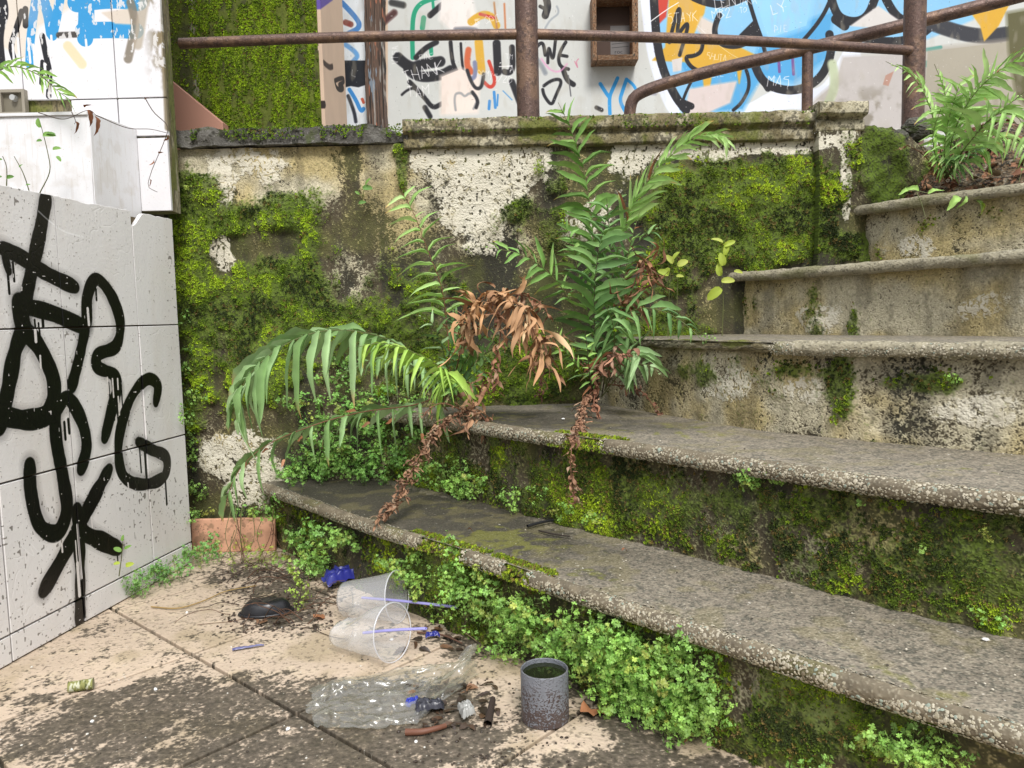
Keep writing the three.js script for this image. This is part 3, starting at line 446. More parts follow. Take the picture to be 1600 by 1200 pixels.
// ---------------------------------------------------------------- upper tiled pier behind the side wall
const ZP = -1.714;
const toP = (px, py) => { const p = onZ(px, py, ZP); return [p.x, p.y]; };
const pierTex = paintTex(1024, 1024, -1.35, -0.7, 0.75, 1.4, toP, (a) => {
  a.fill('#dddbdd');
  a.poly([[-20, -60], [120, -60], [110, 10], [60, 40], [40, 90], [-20, 60]], '#d8cdc0', 6);
  const B = '#2f8fc8', K = '#17161b';
  a.line([[132, -60], [136, 10], [133, 60]], B, 0.034, 1); a.line([[130, 48], [170, 46], [212, 48]], B, 0.034, 1); a.line([[120, 4], [170, -4], [216, 2]], B, 0.04, 1); a.line([[60, -20], [74, 12], [80, 52]], B, 0.022, 1); a.line([[98, -30], [92, 10], [82, 56]], B, 0.02, 1); a.line([[56, 0], [48, 50], [46, 100]], B, 0.018, 1);
  a.poly([[160, 20], [205, 14], [214, 38], [180, 36]], '#cfc3b5', 3); a.line([[204, 4], [214, 34], [205, 70], [200, 92]], 'rgba(120,110,95,0.6)', 0.018, 4); a.line([[-10, -30], [10, 10], [-5, 50], [0, 100]], K, 0.024, 2); a.line([[34, 18], [24, 50], [16, 74], [22, 92]], K, 0.012, 1); a.line([[40, 14], [40, 40]], K, 0.012, 1); a.line([[66, 56], [72, 90], [78, 112], [76, 150]], K, 0.012, 1.5); a.line([[66, 96], [64, 130]], K, 0.008, 1); a.line([[92, 55], [118, 54]], 'rgba(60,55,50,0.75)', 0.012, 3); a.line([[106, 72], [128, 100]], 'rgba(235,200,160,0.6)', 0.02, 4);
  for (const [x, y, l] of [[44, 60, 0.05], [52, 70, 0.04], [80, 56, 0.03], [20, 70, 0.06], [28, 60, 0.05], [70, 100, 0.05], [134, 62, 0.015]]) a.drip(x, y, l, '#dddbdd', 0.005);
  a.line([[255, -60], [256, 60], [262, 200]], 'rgba(110,96,70,0.55)', 0.012, 5); a.line([[225, 0], [220, 40], [215, 70]], 'rgba(170,158,140,0.5)', 0.02, 6);
}, (x, y, o) => {
  const f1 = fbm(x * 9, y * 9, 3), f3 = vn(x * 260, y * 260), e = sm(-0.78, -0.735, x); lerp3(o, 0.22, 0.17, 0.09, e * sm(0.45, 0.7, fbm(x * 60, y * 40, 4) + 0.25 * e - 0.1) * sm(1.0, 1.12, y));
  if (f3 > 0.95) lerp3(o, 0.35, 0.3, 0.25, 0.5); lerp3(o, 0.6, 0.52, 0.42, sm(0.55, 0.8, f1) * 0.15);
  const l = lumOf(o); if (l < 0.35 && fbm(x * 150, y * 60, 4) > 0.63) lerp3(o, 0.7, 0.68, 0.66, 0.8);
  o[3] = 0.45 + 0.15 * f1 + 0.1 * f3;
});
const pierMat = new THREE.MeshPhysicalMaterial({ map: pierTex.map, bumpMap: pierTex.bumpMap, bumpScale: 0.001, roughness: 0.3 });
const pier = thing('tiled_pier', 'tall white tiled pier with blue and black graffiti above the tagged wall', 'pier');
const glaze = (() => { const t = bake(512, 512, (u, v, o) => { const f = fbm(u * 7, v * 7, 4), f2 = vn(u * 150, v * 150), f3 = fbm(u * 60, v * 4, 3); o[0] = 0.76; o[1] = 0.75; o[2] = 0.76; lerp3(o, 0.5, 0.44, 0.36, sm(0.52, 0.75, f) * 0.25 + sm(0.6, 0.75, f3) * 0.2); if (f2 > 0.95) lerp3(o, 0.3, 0.24, 0.18, 0.6); o[3] = 0.5 + 0.4 * fbm(u * 20, v * 5, 3); }); return baked(t, 0.001, 0.3); })();
{
  const pUV = (x, y) => [(x + 1.35) / 0.65, (y - 0.75) / 0.65];
  const put = (x0, x1, y0, y1, z = ZP) => { const g = new RoundedBoxGeometry(x1 - x0 - 0.002, y1 - y0 - 0.002, 0.009, 1, 0.001); g.rotateY(rr(-0.005, 0.005)); g.rotateX(rr(-0.004, 0.004)); g.translate((x0 + x1) / 2, (y0 + y1) / 2, z - 0.0045); setUV(g, pUV); return part('tile', g, pierMat, pier); };
  const xe = -0.729, xa = -0.835, xb = -1.01;
  put(xe - 0.07, xe - 0.003, 0.785, 0.942); put(xe - 0.105, xe, 0.945, 1.025);
  for (const [a, b] of [[xa, xe], [xa - 0.2, xa], [xa - 0.4, xa - 0.2]]) for (const [y0, y1] of [[1.026, 1.27], [1.27, 1.515], [1.515, 1.76], [1.76, 2.005], [2.005, 2.25]]) put(a, b, y0, y1);
  for (let i = 2; i < 7; i++) for (const [y0, y1] of [[1.026, 1.27], [1.27, 1.515], [1.515, 1.76], [1.76, 2.005], [2.005, 2.25]]) put(xa - 0.2 * i - 0.2, xa - 0.2 * i, y0, y1).material = glaze;
  put(xa - 0.1, xa, 0.945, 1.025); put(-1.22, -1.075, 0.945, 1.025);
  const core = new THREE.BoxGeometry(1.5, 1.46, 0.04); core.translate(-1.483, 1.515, ZP - 0.0295); setUV(core, (x, y, z) => [x * 0.6 + z * 2, y * 1.2]); part('pier_core', core, capMat, pier);
  // projecting lower box: a front and a side face in white tile
  const b0 = V(-0.797, 0, ZP), bp = (s, out = 0) => b0.clone().addScaledVector(LE, s).addScaledVector(LN, out), far = bp(0), near = onPlane(144, 250, b0, LN).setY(0), slen = near.clone().sub(far).dot(LE), bt = onPlane(141, 175, b0, LN).y, bh = bt - 0.769;
  const side = new RoundedBoxGeometry(slen - 0.002, bh, 0.009, 1, 0.001); side.rotateY(Math.atan2(LN.x, LN.z)); const sc = bp(slen / 2, -0.0045); side.translate(sc.x, 0.769 + bh / 2, sc.z); part('tile', side, glaze, pier);
  for (let i = 0; i < 5; i++) { const w = 0.198, g = new RoundedBoxGeometry(w, bh, 0.009, 1, 0.001); g.rotateX(rr(-0.03, -0.01)); g.translate(near.x - 0.101 - i * 0.2, 0.769 + bh / 2, near.z - 0.0045); part('tile', g, glaze, pier); }
  const cap = new THREE.BoxGeometry(1.02, 0.006, Math.abs(near.z - ZP) + 0.005); cap.translate(near.x - 0.5, 0.769 + bh - 0.003, (near.z + ZP) / 2); warp(cap, (p) => { if (p.x > near.x - 0.1) p.x += (ZP + 0.14 - p.z) * 0.16 - 0.012; }); part('box_top', cap, glaze, pier);
  const bc = new THREE.BoxGeometry(0.98, bh - 0.008, Math.abs(near.z - ZP) - 0.012); bc.translate(near.x - 0.5, 0.768 + bh / 2 - 0.003, (near.z + ZP) / 2 - 0.008); part('box_core', bc, std(0.2, 0.16, 0.1, 0.95), pier);
}
{ // small drain opening in the pier
  const c = onZ(24, 163, ZP), d = thing('drain_box', 'small square metal socket box set in the white tiles', 'box', null, V(c.x, c.y - 0.025, c.z));
  const fr = (w, h, x, y) => { const g = new THREE.BoxGeometry(w, h, 0.014); g.translate(x, y, 0.006); return g; };
  for (const [w, h, x, y] of [[0.056, 0.006, 0, 0.05], [0.056, 0.006, 0, 0.003], [0.006, 0.041, -0.025, 0.0265], [0.006, 0.041, 0.025, 0.0265]]) part('frame_bar', fr(w, h, x, y), std(0.25, 0.22, 0.17, 0.6), d);
  const bk = new THREE.BoxGeometry(0.044, 0.041, 0.003); bk.translate(0, 0.0265, 0.002); part('back_plate', bk, std(0.16, 0.14, 0.1, 0.7), d);
  const kn = new THREE.CylinderGeometry(0.006, 0.007, 0.012, 12); kn.rotateX(Math.PI / 2); kn.translate(0.003, 0.036, 0.009); part('spigot', kn, std(0.5, 0.5, 0.48, 0.4, { metalness: 0.5 }), d);
}

// ---------------------------------------------------------------- moss-grown pillar and pink slab behind the wall
const pillarTex = bake(768, 1024, (u, v, o) => {
  const x = u * 0.6, y = v * 1.4, f1 = fbm(x * 14, y * 6, 4), f2 = fbm(x * 60, y * 34, 4), f3 = vn(x * 300, y * 300);
  o[0] = 0.1; o[1] = 0.125; o[2] = 0.012; const k = 0.5 + f2; o[0] *= k; o[1] *= k; o[2] *= k;
  lerp3(o, 0.03, 0.028, 0.012, sm(0.55, 0.7, f1 * 0.5 + f2 * 0.5) * 0.8);
  const st = Math.abs(x - 0.085 - 0.02 * (vn(y * 6, 2) - 0.5)); lerp3(o, 0.28, 0.26, 0.2, sm(0.014, 0.004, st) * sm(0.35, 0.6, f2) * 0.8);
  lerp3(o, 0.22, 0.2, 0.14, sm(0.04, 0.0, x) * 0.7 * f2 * 1.6);
  lerp3(o, 0.25, 0.34, 0.4, sm(0.012, 0.002, Math.abs(x - 0.405)) * sm(0.92, 0.94, y + 0.03 * f2) * 0.7);
  o[3] = 0.3 + 0.5 * f2 + 0.15 * f3;
});
{
  const g = new THREE.BoxGeometry(0.43, 1.6, 0.3, 40, 120, 4); g.translate(-0.725, 1.71, -2.35); warp(g, (p) => { if (p.z > -2.21) p.z += 0.014 * (fbm(p.x * 22, p.y * 14, 4) - 0.5); }); setUV(g, (x, y) => [(x + 0.94) / 0.6, (y - 0.9) / 1.4]);
  const t = thing('mossy_pillar', 'square pillar overgrown with bright green moss behind the wall', 'pillar'); part('shaft', g, baked(pillarTex, 0.006, 0.93), t);
  const ps = V(-0.507, 0, -2.3), toS2 = (px, py) => { const p = onPlane(px, py, ps, V(1, 0, 0)); return [p.z, p.y]; };
  const sideTex = paintTex(256, 512, -2.51, -2.19, 0.9, 1.6, toS2, (a) => { a.fill('#c8ae97'); a.poly([[480, -80], [560, -80], [516, 0], [480, 26]], '#5a4796', 1); a.line([[502, 98], [510, 106], [516, 104]], '#3a2a22', 0.014, 2); a.line([[520, 126], [532, 120], [536, 128], [522, 134], [535, 136], [530, 142], [522, 138], [519, 126]], '#21150f', 0.012, 1); a.line([[500, 158], [506, 162], [502, 168]], '#21150f', 0.01, 1); }, (z, y, o) => { const f = fbm(z * 20, y * 12, 4), q = 0.9 + 0.2 * f; o[0] *= q; o[1] *= q; o[2] *= q; o[3] = f; });
  const sg = new THREE.BoxGeometry(0.012, 1.6, 0.3); sg.translate(-0.506, 1.71, -2.352); setUV(sg, (x, y, z) => [(z + 2.51) / 0.32, (y - 0.9) / 0.7]); part('painted_side', sg, new THREE.MeshStandardMaterial({ map: sideTex.map, roughness: 0.75 }), t);
  const q = [[262, 122], [347, 192], [350, 235], [255, 235]].map((p) => onZ(p[0], p[1], -2.12)), s = new THREE.Shape(q.map((p) => new THREE.Vector2(p.x, p.y)));
  const pg = new THREE.ExtrudeGeometry(s, { depth: 0.04, bevelEnabled: true, bevelSize: 0.002, bevelThickness: 0.002, bevelSegments: 1 }); pg.translate(0, 0, -2.16);
  single('painted_slab', pg, std(0.45, 0.23, 0.165, 0.8), 'salmon pink triangular cement slab leaning before the mossy pillar', 'slab');
}
// ---------------------------------------------------------------- graffiti wall at the back
const ZB = -2.9, toB = (px, py) => { const p = onZ(px, py, ZB); return [p.x, p.y]; };
const backTex = paintTex(2048, 700, -0.8, 2.1, 0.95, 1.95, toB, (a) => {
  const K = '#17161c', BL = '#4f9fd2', LB = '#86bce0', Y = '#cfa032', G = '#18946f', R = '#c03b2c', Wt = '#f0eff0';
  a.fill('#c6c7c3');
  a.poly([[400, -80], [606, -80], [606, 300], [400, 300]], '#cdb49c');
  a.poly([[530, -80], [576, -80], [582, 300], [541, 300]], '#e9edf2');
  a.line([[534, 4], [560, 30], [562, 44], [545, 52]], '#4b86c8', 0.018, 1); a.line([[540, 70], [562, 84], [552, 96]], '#6aa6e0', 0.016, 2); a.poly([[538, 95], [573, 95], [572, 132], [560, 136], [548, 134], [540, 136]], '#161a24', 1); a.line([[546, 140], [556, 155], [564, 175], [568, 170]], '#3b8fd8', 0.014, 1); a.line([[544, 150], [553, 172], [556, 190]], '#2c2f3a', 0.012, 2); a.line([[540, 35], [548, 38]], '#8c3a30', 0.02, 2); a.line([[566, 155], [568, 160]], '#c85a40', 0.01, 1);
  
  a.line([[616, 20], [600, 34], [592, 40]], '#4a2a28', 0.02, 5); a.line([[612, 4], [630, 8]], '#333', 0.02, 4);
  a.line([[645, 90], [643, 40], [650, 8], [680, -4], [700, -6]], G, 0.016, 1); a.line([[676, 0], [678, 20]], G, 0.01, 1); a.line([[662, 28], [660, 44]], G, 0.018, 1); a.line([[673, 70], [674, 84]], G, 0.014, 1);
  a.line([[622, 90], [640, 108], [660, 100], [688, 96]], K, 0.035, 3); a.line([[638, 108], [650, 122], [690, 118], [704, 110]], K, 0.034, 3); a.line([[650, 90], [662, 76], [682, 66]], K, 0.018, 2); a.line([[690, 8], [672, 24]], K, 0.02, 2); a.line([[640, 128], [662, 150], [676, 170], [690, 162]], K, 0.016, 2); a.line([[628, 148], [640, 136], [656, 142]], K, 0.008, 2); a.line([[704, 66], [706, 96], [714, 112]], K, 0.014, 1.5); a.line([[720, 68], [722, 110], [730, 120]], K, 0.009, 1.5); a.line([[664, 168], [672, 182]], K, 0.016, 3);
  a.poly([[690, 0], [735, -10], [745, 40], [712, 52], [688, 30]], '#e3dbd6', 5); a.poly([[690, 120], [720, 108], [748, 120], [745, 175], [690, 178]], '#e6d6cc', 5);
  a.line([[712, 46], [738, 44], [752, 52]], '#77777f', 0.012, 5); a.line([[712, 172], [708, 148], [720, 144], [726, 152], [734, 144], [748, 152], [740, 170]], '#9a9a9a', 0.008, 2);
  a.line([[736, 34], [750, 22], [768, 24], [776, 40]], Y, 0.026, 2); a.line([[748, 66], [750, 90], [752, 110]], Y, 0.03, 2); a.line([[750, 22], [774, 28]], R, 0.01, 1); a.line([[732, 78], [728, 100], [736, 112]], '#c5603a', 0.02, 3); a.line([[742, 98], [744, 118], [736, 124]], '#7a7f9c', 0.014, 3); a.line([[764, 96], [770, 112], [774, 130], [766, 138], [756, 128]], R, 0.012, 1.5); a.line([[772, 4], [778, 60]], '#b07848', 0.006, 2); a.line([[788, 6], [790, 50]], '#c07a50', 0.006, 2);
  a.line([[730, 110], [738, 136], [752, 140], [756, 116]], '#24242a', 0.012, 2); a.line([[738, 144], [748, 156], [744, 168]], '#24242a', 0.012, 2); a.line([[776, 68], [778, 112]], K, 0.028, 2); a.line([[788, 112], [802, 118], [800, 74]], K, 0.02, 2); a.line([[800, 128], [812, 160]], K, 0.02, 3); a.line([[764, 170], [765, 158]], '#3f86c4', 0.01, 1); a.line([[774, 168], [772, 144]], '#3f86c4', 0.01, 1); a.line([[777, 165], [778, 148]], '#3f86c4', 0.006, 1); a.line([[786, 142], [800, 156]], '#5f96c4', 0.004, 1);
  a.line([[846, -20], [858, 4], [852, 24]], K, 0.026, 1); a.line([[844, 10], [856, 16]], K, 0.012, 1); a.line([[870, 10], [876, 20], [860, 30], [852, 44]], '#9aa0a4', 0.006, 2);
  a.line([[840, 72], [848, 62], [852, 86]], K, 0.012, 1); a.line([[856, 98], [856, 64], [864, 100], [868, 62]], K, 0.011, 1); a.line([[884, 66], [872, 84], [874, 104], [888, 108]], K, 0.012, 1); a.line([[874, 86], [886, 88]], K, 0.011, 1); a.line([[880, 108], [884, 124], [896, 132]], K, 0.018, 1.5); a.line([[850, 134], [862, 124], [880, 124], [868, 150], [862, 166], [850, 150], [848, 140]], K, 0.011, 1.5); a.line([[888, 118], [892, 150]], '#55555a', 0.004, 1);
  a.line([[846, 92], [856, 108], [874, 114], [886, 100]], 'rgba(220,150,190,0.6)', 0.006, 2); a.line([[898, 96], [904, 110], [900, 96], [904, 92]], '#c97a92', 0.003, 0.5); a.line([[838, 92], [846, 102], [852, 114]], '#8a8f94', 0.014, 4);
  const YB = '#2f95d6'; a.line([[938, 131], [946, 144], [952, 152]], YB, 0.013); a.line([[965, 122], [956, 142], [952, 152], [953, 178]], YB, 0.013); a.line([[979, 124], [972, 144], [968, 158], [978, 176]], YB, 0.013); a.line([[979, 124], [988, 130], [994, 140]], YB, 0.011); a.line([[932, 168], [940, 172]], K, 0.014, 2);
  a.line([[1000, 144], [1024, 146]], 'rgba(110,110,130,0.5)', 0.01, 5);
  // the large throw-up
  a.line([[1012, -60], [1020, 50], [1036, 120], [1062, 180], [1120, 186], [1170, 182], [1220, 150], [1290, 160], [1330, 90]], '#dfe4f2', 0.07, 3);
  a.poly([[1020, -80], [1600, -80], [1520, 30], [1450, 60], [1310, 70], [1280, 120], [1230, 138], [1190, 122], [1150, 172], [1066, 176], [1036, 110]], LB, 3);
  a.poly([[1060, 90], [1180, 100], [1190, 60], [1300, 20], [1290, 90], [1240, 126], [1190, 116], [1160, 170], [1100, 172]], BL, 6); a.poly([[1280, -60], [1180, 0], [1200, 60], [1260, 40]], '#8fc6ea', 8);
  a.poly([[1026, -60], [1052, -60], [1040, 26], [1030, 36]], R, 2); a.poly([[1050, -50], [1110, -50], [1100, 20], [1080, 60], [1130, 62], [1200, 96], [1160, 100], [1155, 130], [1150, 96], [1112, 116], [1104, 164], [1098, 116], [1070, 96], [1020, 94], [1040, 74]], Y, 2);
  a.poly([[1096, 28], [1120, 40], [1108, 66], [1090, 46]], '#cfc3b8', 4); a.poly([[1078, 140], [1110, 134], [1150, 128], [1140, 160], [1100, 178], [1070, 178]], '#d3c4c0', 3); a.poly([[1050, 94], [1066, 90], [1064, 110], [1052, 112]], '#cfc8c4', 1);
  a.line([[1020, -40], [1023, 40], [1032, 100], [1054, 150], [1072, 172]], K, 0.03, 1); a.line([[1046, 66], [1058, 14], [1064, 14], [1056, 60], [1072, 36], [1076, 40], [1062, 86]], K, 0.013, 1); a.line([[1098, 64], [1098, 80], [1084, 88], [1070, 88], [1078, 104], [1094, 112]], K, 0.014, 1); a.line([[1082, 124], [1070, 146], [1064, 170]], K, 0.01, 1); a.line([[1066, 160], [1080, 166]], K, 0.024, 1);
  a.line([[1084, -4], [1100, 4], [1130, 8], [1160, -2], [1172, -10]], K, 0.026, 1); a.line([[1124, 24], [1114, 44], [1122, 68], [1150, 74], [1176, 62]], K, 0.02, 1); a.poly([[1152, 58], [1178, 32], [1186, 54], [1176, 68]], K, 1); a.line([[1170, 0], [1180, 34], [1190, 60], [1196, 84]], K, 0.014, 1); a.line([[1178, 96], [1186, 124], [1214, 140], [1250, 142], [1284, 122], [1300, 84], [1296, 54]], K, 0.03, 1); a.line([[1166, 110], [1174, 130], [1160, 160], [1146, 172]], K, 0.012, 1); a.line([[1180, 106], [1200, 138]], K, 0.024, 1); a.line([[1256, 62], [1282, 34], [1302, -10]], K, 0.014, 1); a.line([[1296, -20], [1302, 22], [1330, 36], [1356, 28], [1370, -10]], K, 0.03, 1); a.line([[1306, 30], [1320, 40]], K, 0.034, 1); a.line([[1376, -20], [1392, 18], [1416, 36], [1450, 40]], K, 0.03, 1); a.line([[1352, 60], [1390, 68], [1440, 56], [1462, 34]], K, 0.028, 1); a.line([[1440, 30], [1490, 50], [1540, 58], [1580, 52]], '#33343a', 0.05, 3);
  a.poly([[1372, 10], [1410, 36], [1380, 44], [1330, 40]], '#cfcac6', 2); a.poly([[1516, 18], [1580, 0], [1560, 40], [1538, 64], [1532, 40]], Y, 1.5); a.line([[1216, 84], [1218, 112]], '#6d4f8e', 0.01, 1); a.line([[1238, 84], [1240, 116]], '#6d4f8e', 0.01, 1); a.line([[1446, 78], [1470, 74]], '#1f8f86', 0.012, 2); a.line([[1450, 100], [1454, 98]], '#1f8f86', 0.026, 2);
  // bare weathered cement and a green streak
  a.poly([[1318, 90], [1420, 84], [1430, 200], [1260, 200], [1270, 160], [1305, 130]], '#b9b2ae', 5); a.poly([[1450, 80], [1620, 60], [1620, 200], [1440, 200]], '#a49c8c', 8); a.line([[1300, 100], [1308, 130], [1290, 170]], '#b7c0a0', 0.03, 5); a.poly([[1575, 22], [1640, 10], [1640, 200], [1590, 150], [1578, 80]], '#5a5636', 6); a.poly([[1384, 118], [1396, 112], [1388, 134], [1380, 132]], '#b08878', 1);
  // scratched and brushed lettering
  const T = (s, x, y, z, r = -0.02) => a.hand(s, x, y, z * 0.9, 'rgba(236,234,234,0.8)', r + rr(-0.12, 0.12));
  T('THANK', 632, 130, 0.056, -0.12); T('TAM', 638, 152, 0.05, -0.02); T('VISA', 622, 100, 0.03, -1.5); T('FINE', 656, 94, 0.024, -0.05); T('B.ODC', 744, 40, 0.032, -0.08); T('15/20', 764, 124, 0.032, 0.1); T('A', 796, 114, 0.04, 0); T('DOMI', 746, 118, 0.026, 0.1); T('STAYK', 1044, 36, 0.04, -0.1); T('LEN', 1118, 14, 0.05, -0.14); T('MB2', 1114, 30, 0.042, -0.1); T('JAKA', 1152, 8, 0.034, -0.05); T('TO', 1156, 20, 0.026, -0.05); T('SHUTA', 1104, 92, 0.028, 0.05); T('ULIE', 1106, 122, 0.03, -0.1); T('LY', 1208, 24, 0.05, -0.2); T('MAS', 1200, 134, 0.05, 0.15); T('DIE', 1210, 50, 0.03, 0); T('TM', 790, 92, 0.024); T('L', 550, 119, 0.03);
  a.line([[1016, 34], [1040, 16], [1060, 4]], '#eceaea', 0.003); a.line([[780, 104], [800, 103]], '#eceaea', 0.003); a.line([[1090, 40], [1110, 60], [1140, 84], [1160, 94]], 'rgba(240,240,240,0.5)', 0.002);
}, (x, y, o) => {
  const f1 = fbm(x * 6, y * 6, 4), f2 = fbm(x * 40, y * 16, 3), f3 = vn(x * 180, y * 180), g = 0.92 + 0.16 * f1; o[0] *= g; o[1] *= g; o[2] *= g;
  lerp3(o, 0.4, 0.36, 0.28, sm(0.55, 0.8, f2) * 0.22); if (f3 > 0.965) lerp3(o, 0.75, 0.74, 0.72, 0.7); if (f3 < 0.025) lerp3(o, 0.1, 0.09, 0.08, 0.6);
  const ax = sm(1.0, 1.35, x) * sm(1.42, 1.25, y); lerp3(o, 0.2, 0.17, 0.12, ax * sm(0.45, 0.7, fbm(x * 22, y * 22, 4)) * 0.8);
  o[3] = 0.5 + 0.2 * f2 + 0.2 * (f1 - 0.5);
});
backTex.map.wrapS = backTex.bumpMap.wrapS = backTex.map.wrapT = backTex.bumpMap.wrapT = THREE.ClampToEdgeWrapping;
const bwall = thing('graffiti_wall', 'long pale wall covered in layered graffiti behind the railing', 'wall');
{
  const g = new THREE.BoxGeometry(3.6, 1.9, 0.12, 60, 30, 1); g.translate(0.9, 1.86, ZB - 0.06); setUV(g, (x, y) => [(x + 0.8) / 2.9, (y - 0.95) / 1.0]); part('wall_body', g, new THREE.MeshStandardMaterial({ map: backTex.map, bumpMap: backTex.bumpMap, bumpScale: 0.004, roughness: 0.75 }), bwall);
}
const woodTex = bake(256, 1024, (u, v, o) => { const x = u * 0.12, y = v * 1, g = fbm(x * 260 + 2 * fbm(x * 20, y * 6, 2), y * 7, 4), f = fbm(x * 90, y * 22, 3), k = 0.4 + g; o[0] = 0.14 * k; o[1] = 0.085 * k; o[2] = 0.06 * k; lerp3(o, 0.02, 0.016, 0.014, sm(0.55, 0.65, g)); lerp3(o, 0.3, 0.4, 0.5, sm(0.66, 0.72, f) * 0.5); lerp3(o, 0.5, 0.18, 0.1, sm(0.66, 0.72, fbm(x * 120 + 60, y * 16, 3)) * 0.6); lerp3(o, 0.5, 0.48, 0.44, sm(0.69, 0.74, fbm(x * 200, y * 12 + 7, 3)) * 0.5); o[3] = g; });
{ // painted wooden post against the wall
  const a = onZ(587, 100, ZB + 0.04), t = thing('wooden_post', 'weathered wooden post streaked with paint against the graffiti wall', 'post', null, V(a.x, 0.91, ZB + 0.032));
  const g = new THREE.BoxGeometry(0.066, 1.7, 0.06, 6, 60, 2); g.translate(0, 0.85, 0); warp(g, (p) => { p.x += 0.01 * (vn(p.y * 5, 1) - 0.5) + 0.006 * (fbm(p.y * 30, p.z * 60, 2) - 0.5); }); setUV(g, (x, y) => [(x + 0.05) / 0.1, y]); part('post_body', g, baked(woodTex, 0.004, 0.85), t);
}
{ // shallow wooden niche
  const A = onZ(925, 18, ZB), B = onZ(988, 97, ZB), x0 = A.x, x1 = B.x, y0 = onZ(955, 104, ZB).y, y1 = onZ(955, 4, ZB).y, t = thing('niche_box', 'rust brown wooden box frame open at the front on the graffiti wall', 'niche', null, V((x0 + x1) / 2, y0, ZB));
  const w = x1 - x0, h = y1 - y0, D = 0.075, mat = (() => { const tt = bake(256, 256, (u, v, o) => { const g = fbm(u * 8, v * 40, 4), f = fbm(u * 30, v * 30, 3), k = 0.5 + 0.9 * g; o[0] = 0.22 * k; o[1] = 0.105 * k; o[2] = 0.045 * k; lerp3(o, 0.5, 0.42, 0.3, sm(0.6, 0.72, f) * 0.6); lerp3(o, 0.03, 0.02, 0.012, sm(0.6, 0.7, g)); o[3] = g; }); return baked(tt, 0.003, 0.75); })();
  const bx = (a, b, c, x, y, z) => { const g = new THREE.BoxGeometry(a, b, c); g.translate(x, y, z); return g; };
  part('side_board', bx(0.014, h, D, -w / 2, h / 2, D / 2), mat, t); part('side_board', bx(0.02, h, D, w / 2, h / 2, D / 2), mat, t); part('bottom_board', bx(w - 0.018, 0.018, D - 0.003, 0, 0.009, D / 2), mat, t); part('top_board', bx(w - 0.018, 0.018, D - 0.003, 0, h - 0.009, D / 2), mat, t);
  const cv = document.createElement('canvas'); cv.width = 128; cv.height = 256; const c = cv.getContext('2d'); c.fillStyle = '#47352b'; c.fillRect(0, 0, 128, 256); c.fillStyle = '#6e6a68'; c.fillRect(56, 90, 72, 140); c.fillStyle = '#17141a'; c.font = '30px sans-serif'; c.fillText('ABIN', 50, 150); c.font = '22px sans-serif'; c.fillText('roc', 70, 224); c.strokeStyle = '#17141a'; c.lineWidth = 2; for (const y of [166, 178, 196]) { c.beginPath(); c.moveTo(60, y); c.lineTo(124, y - 6); c.stroke(); }
  const ct = new THREE.CanvasTexture(cv); ct.colorSpace = THREE.SRGBColorSpace; part('back_board', bx(w - 0.02, h - 0.038, 0.006, 0, h / 2, 0.006), new THREE.MeshStandardMaterial({ map: ct, roughness: 0.8 }), t);
}

// ---------------------------------------------------------------- iron railing
const rustTex = bake(512, 512, (u, v, o) => { const x = u, y = v, f1 = fbm(x * 8, y * 8, 4), f2 = fbm(x * 40, y * 40, 4), f3 = vn(x * 240, y * 240), k = 0.6 + 0.8 * f2; o[0] = 0.12 * k; o[1] = 0.072 * k; o[2] = 0.057 * k; lerp3(o, 0.25, 0.15, 0.09, sm(0.52, 0.7, f1) * 0.5); lerp3(o, 0.035, 0.024, 0.02, sm(0.55, 0.7, f2) * 0.6); lerp3(o, 0.42, 0.3, 0.22, sm(0.78, 0.95, f3) * 0.5); o[3] = 0.3 + 0.4 * f2 + 0.3 * f3; o[4] = 0.34 + 0.3 * f2; }, true);
const rustMat = baked(rustTex, 0.0016, 0.6, { metalness: 0.4 });
const rail = thing('railing', 'rusty brown pipe railing along the wall and up the stairs', 'railing');
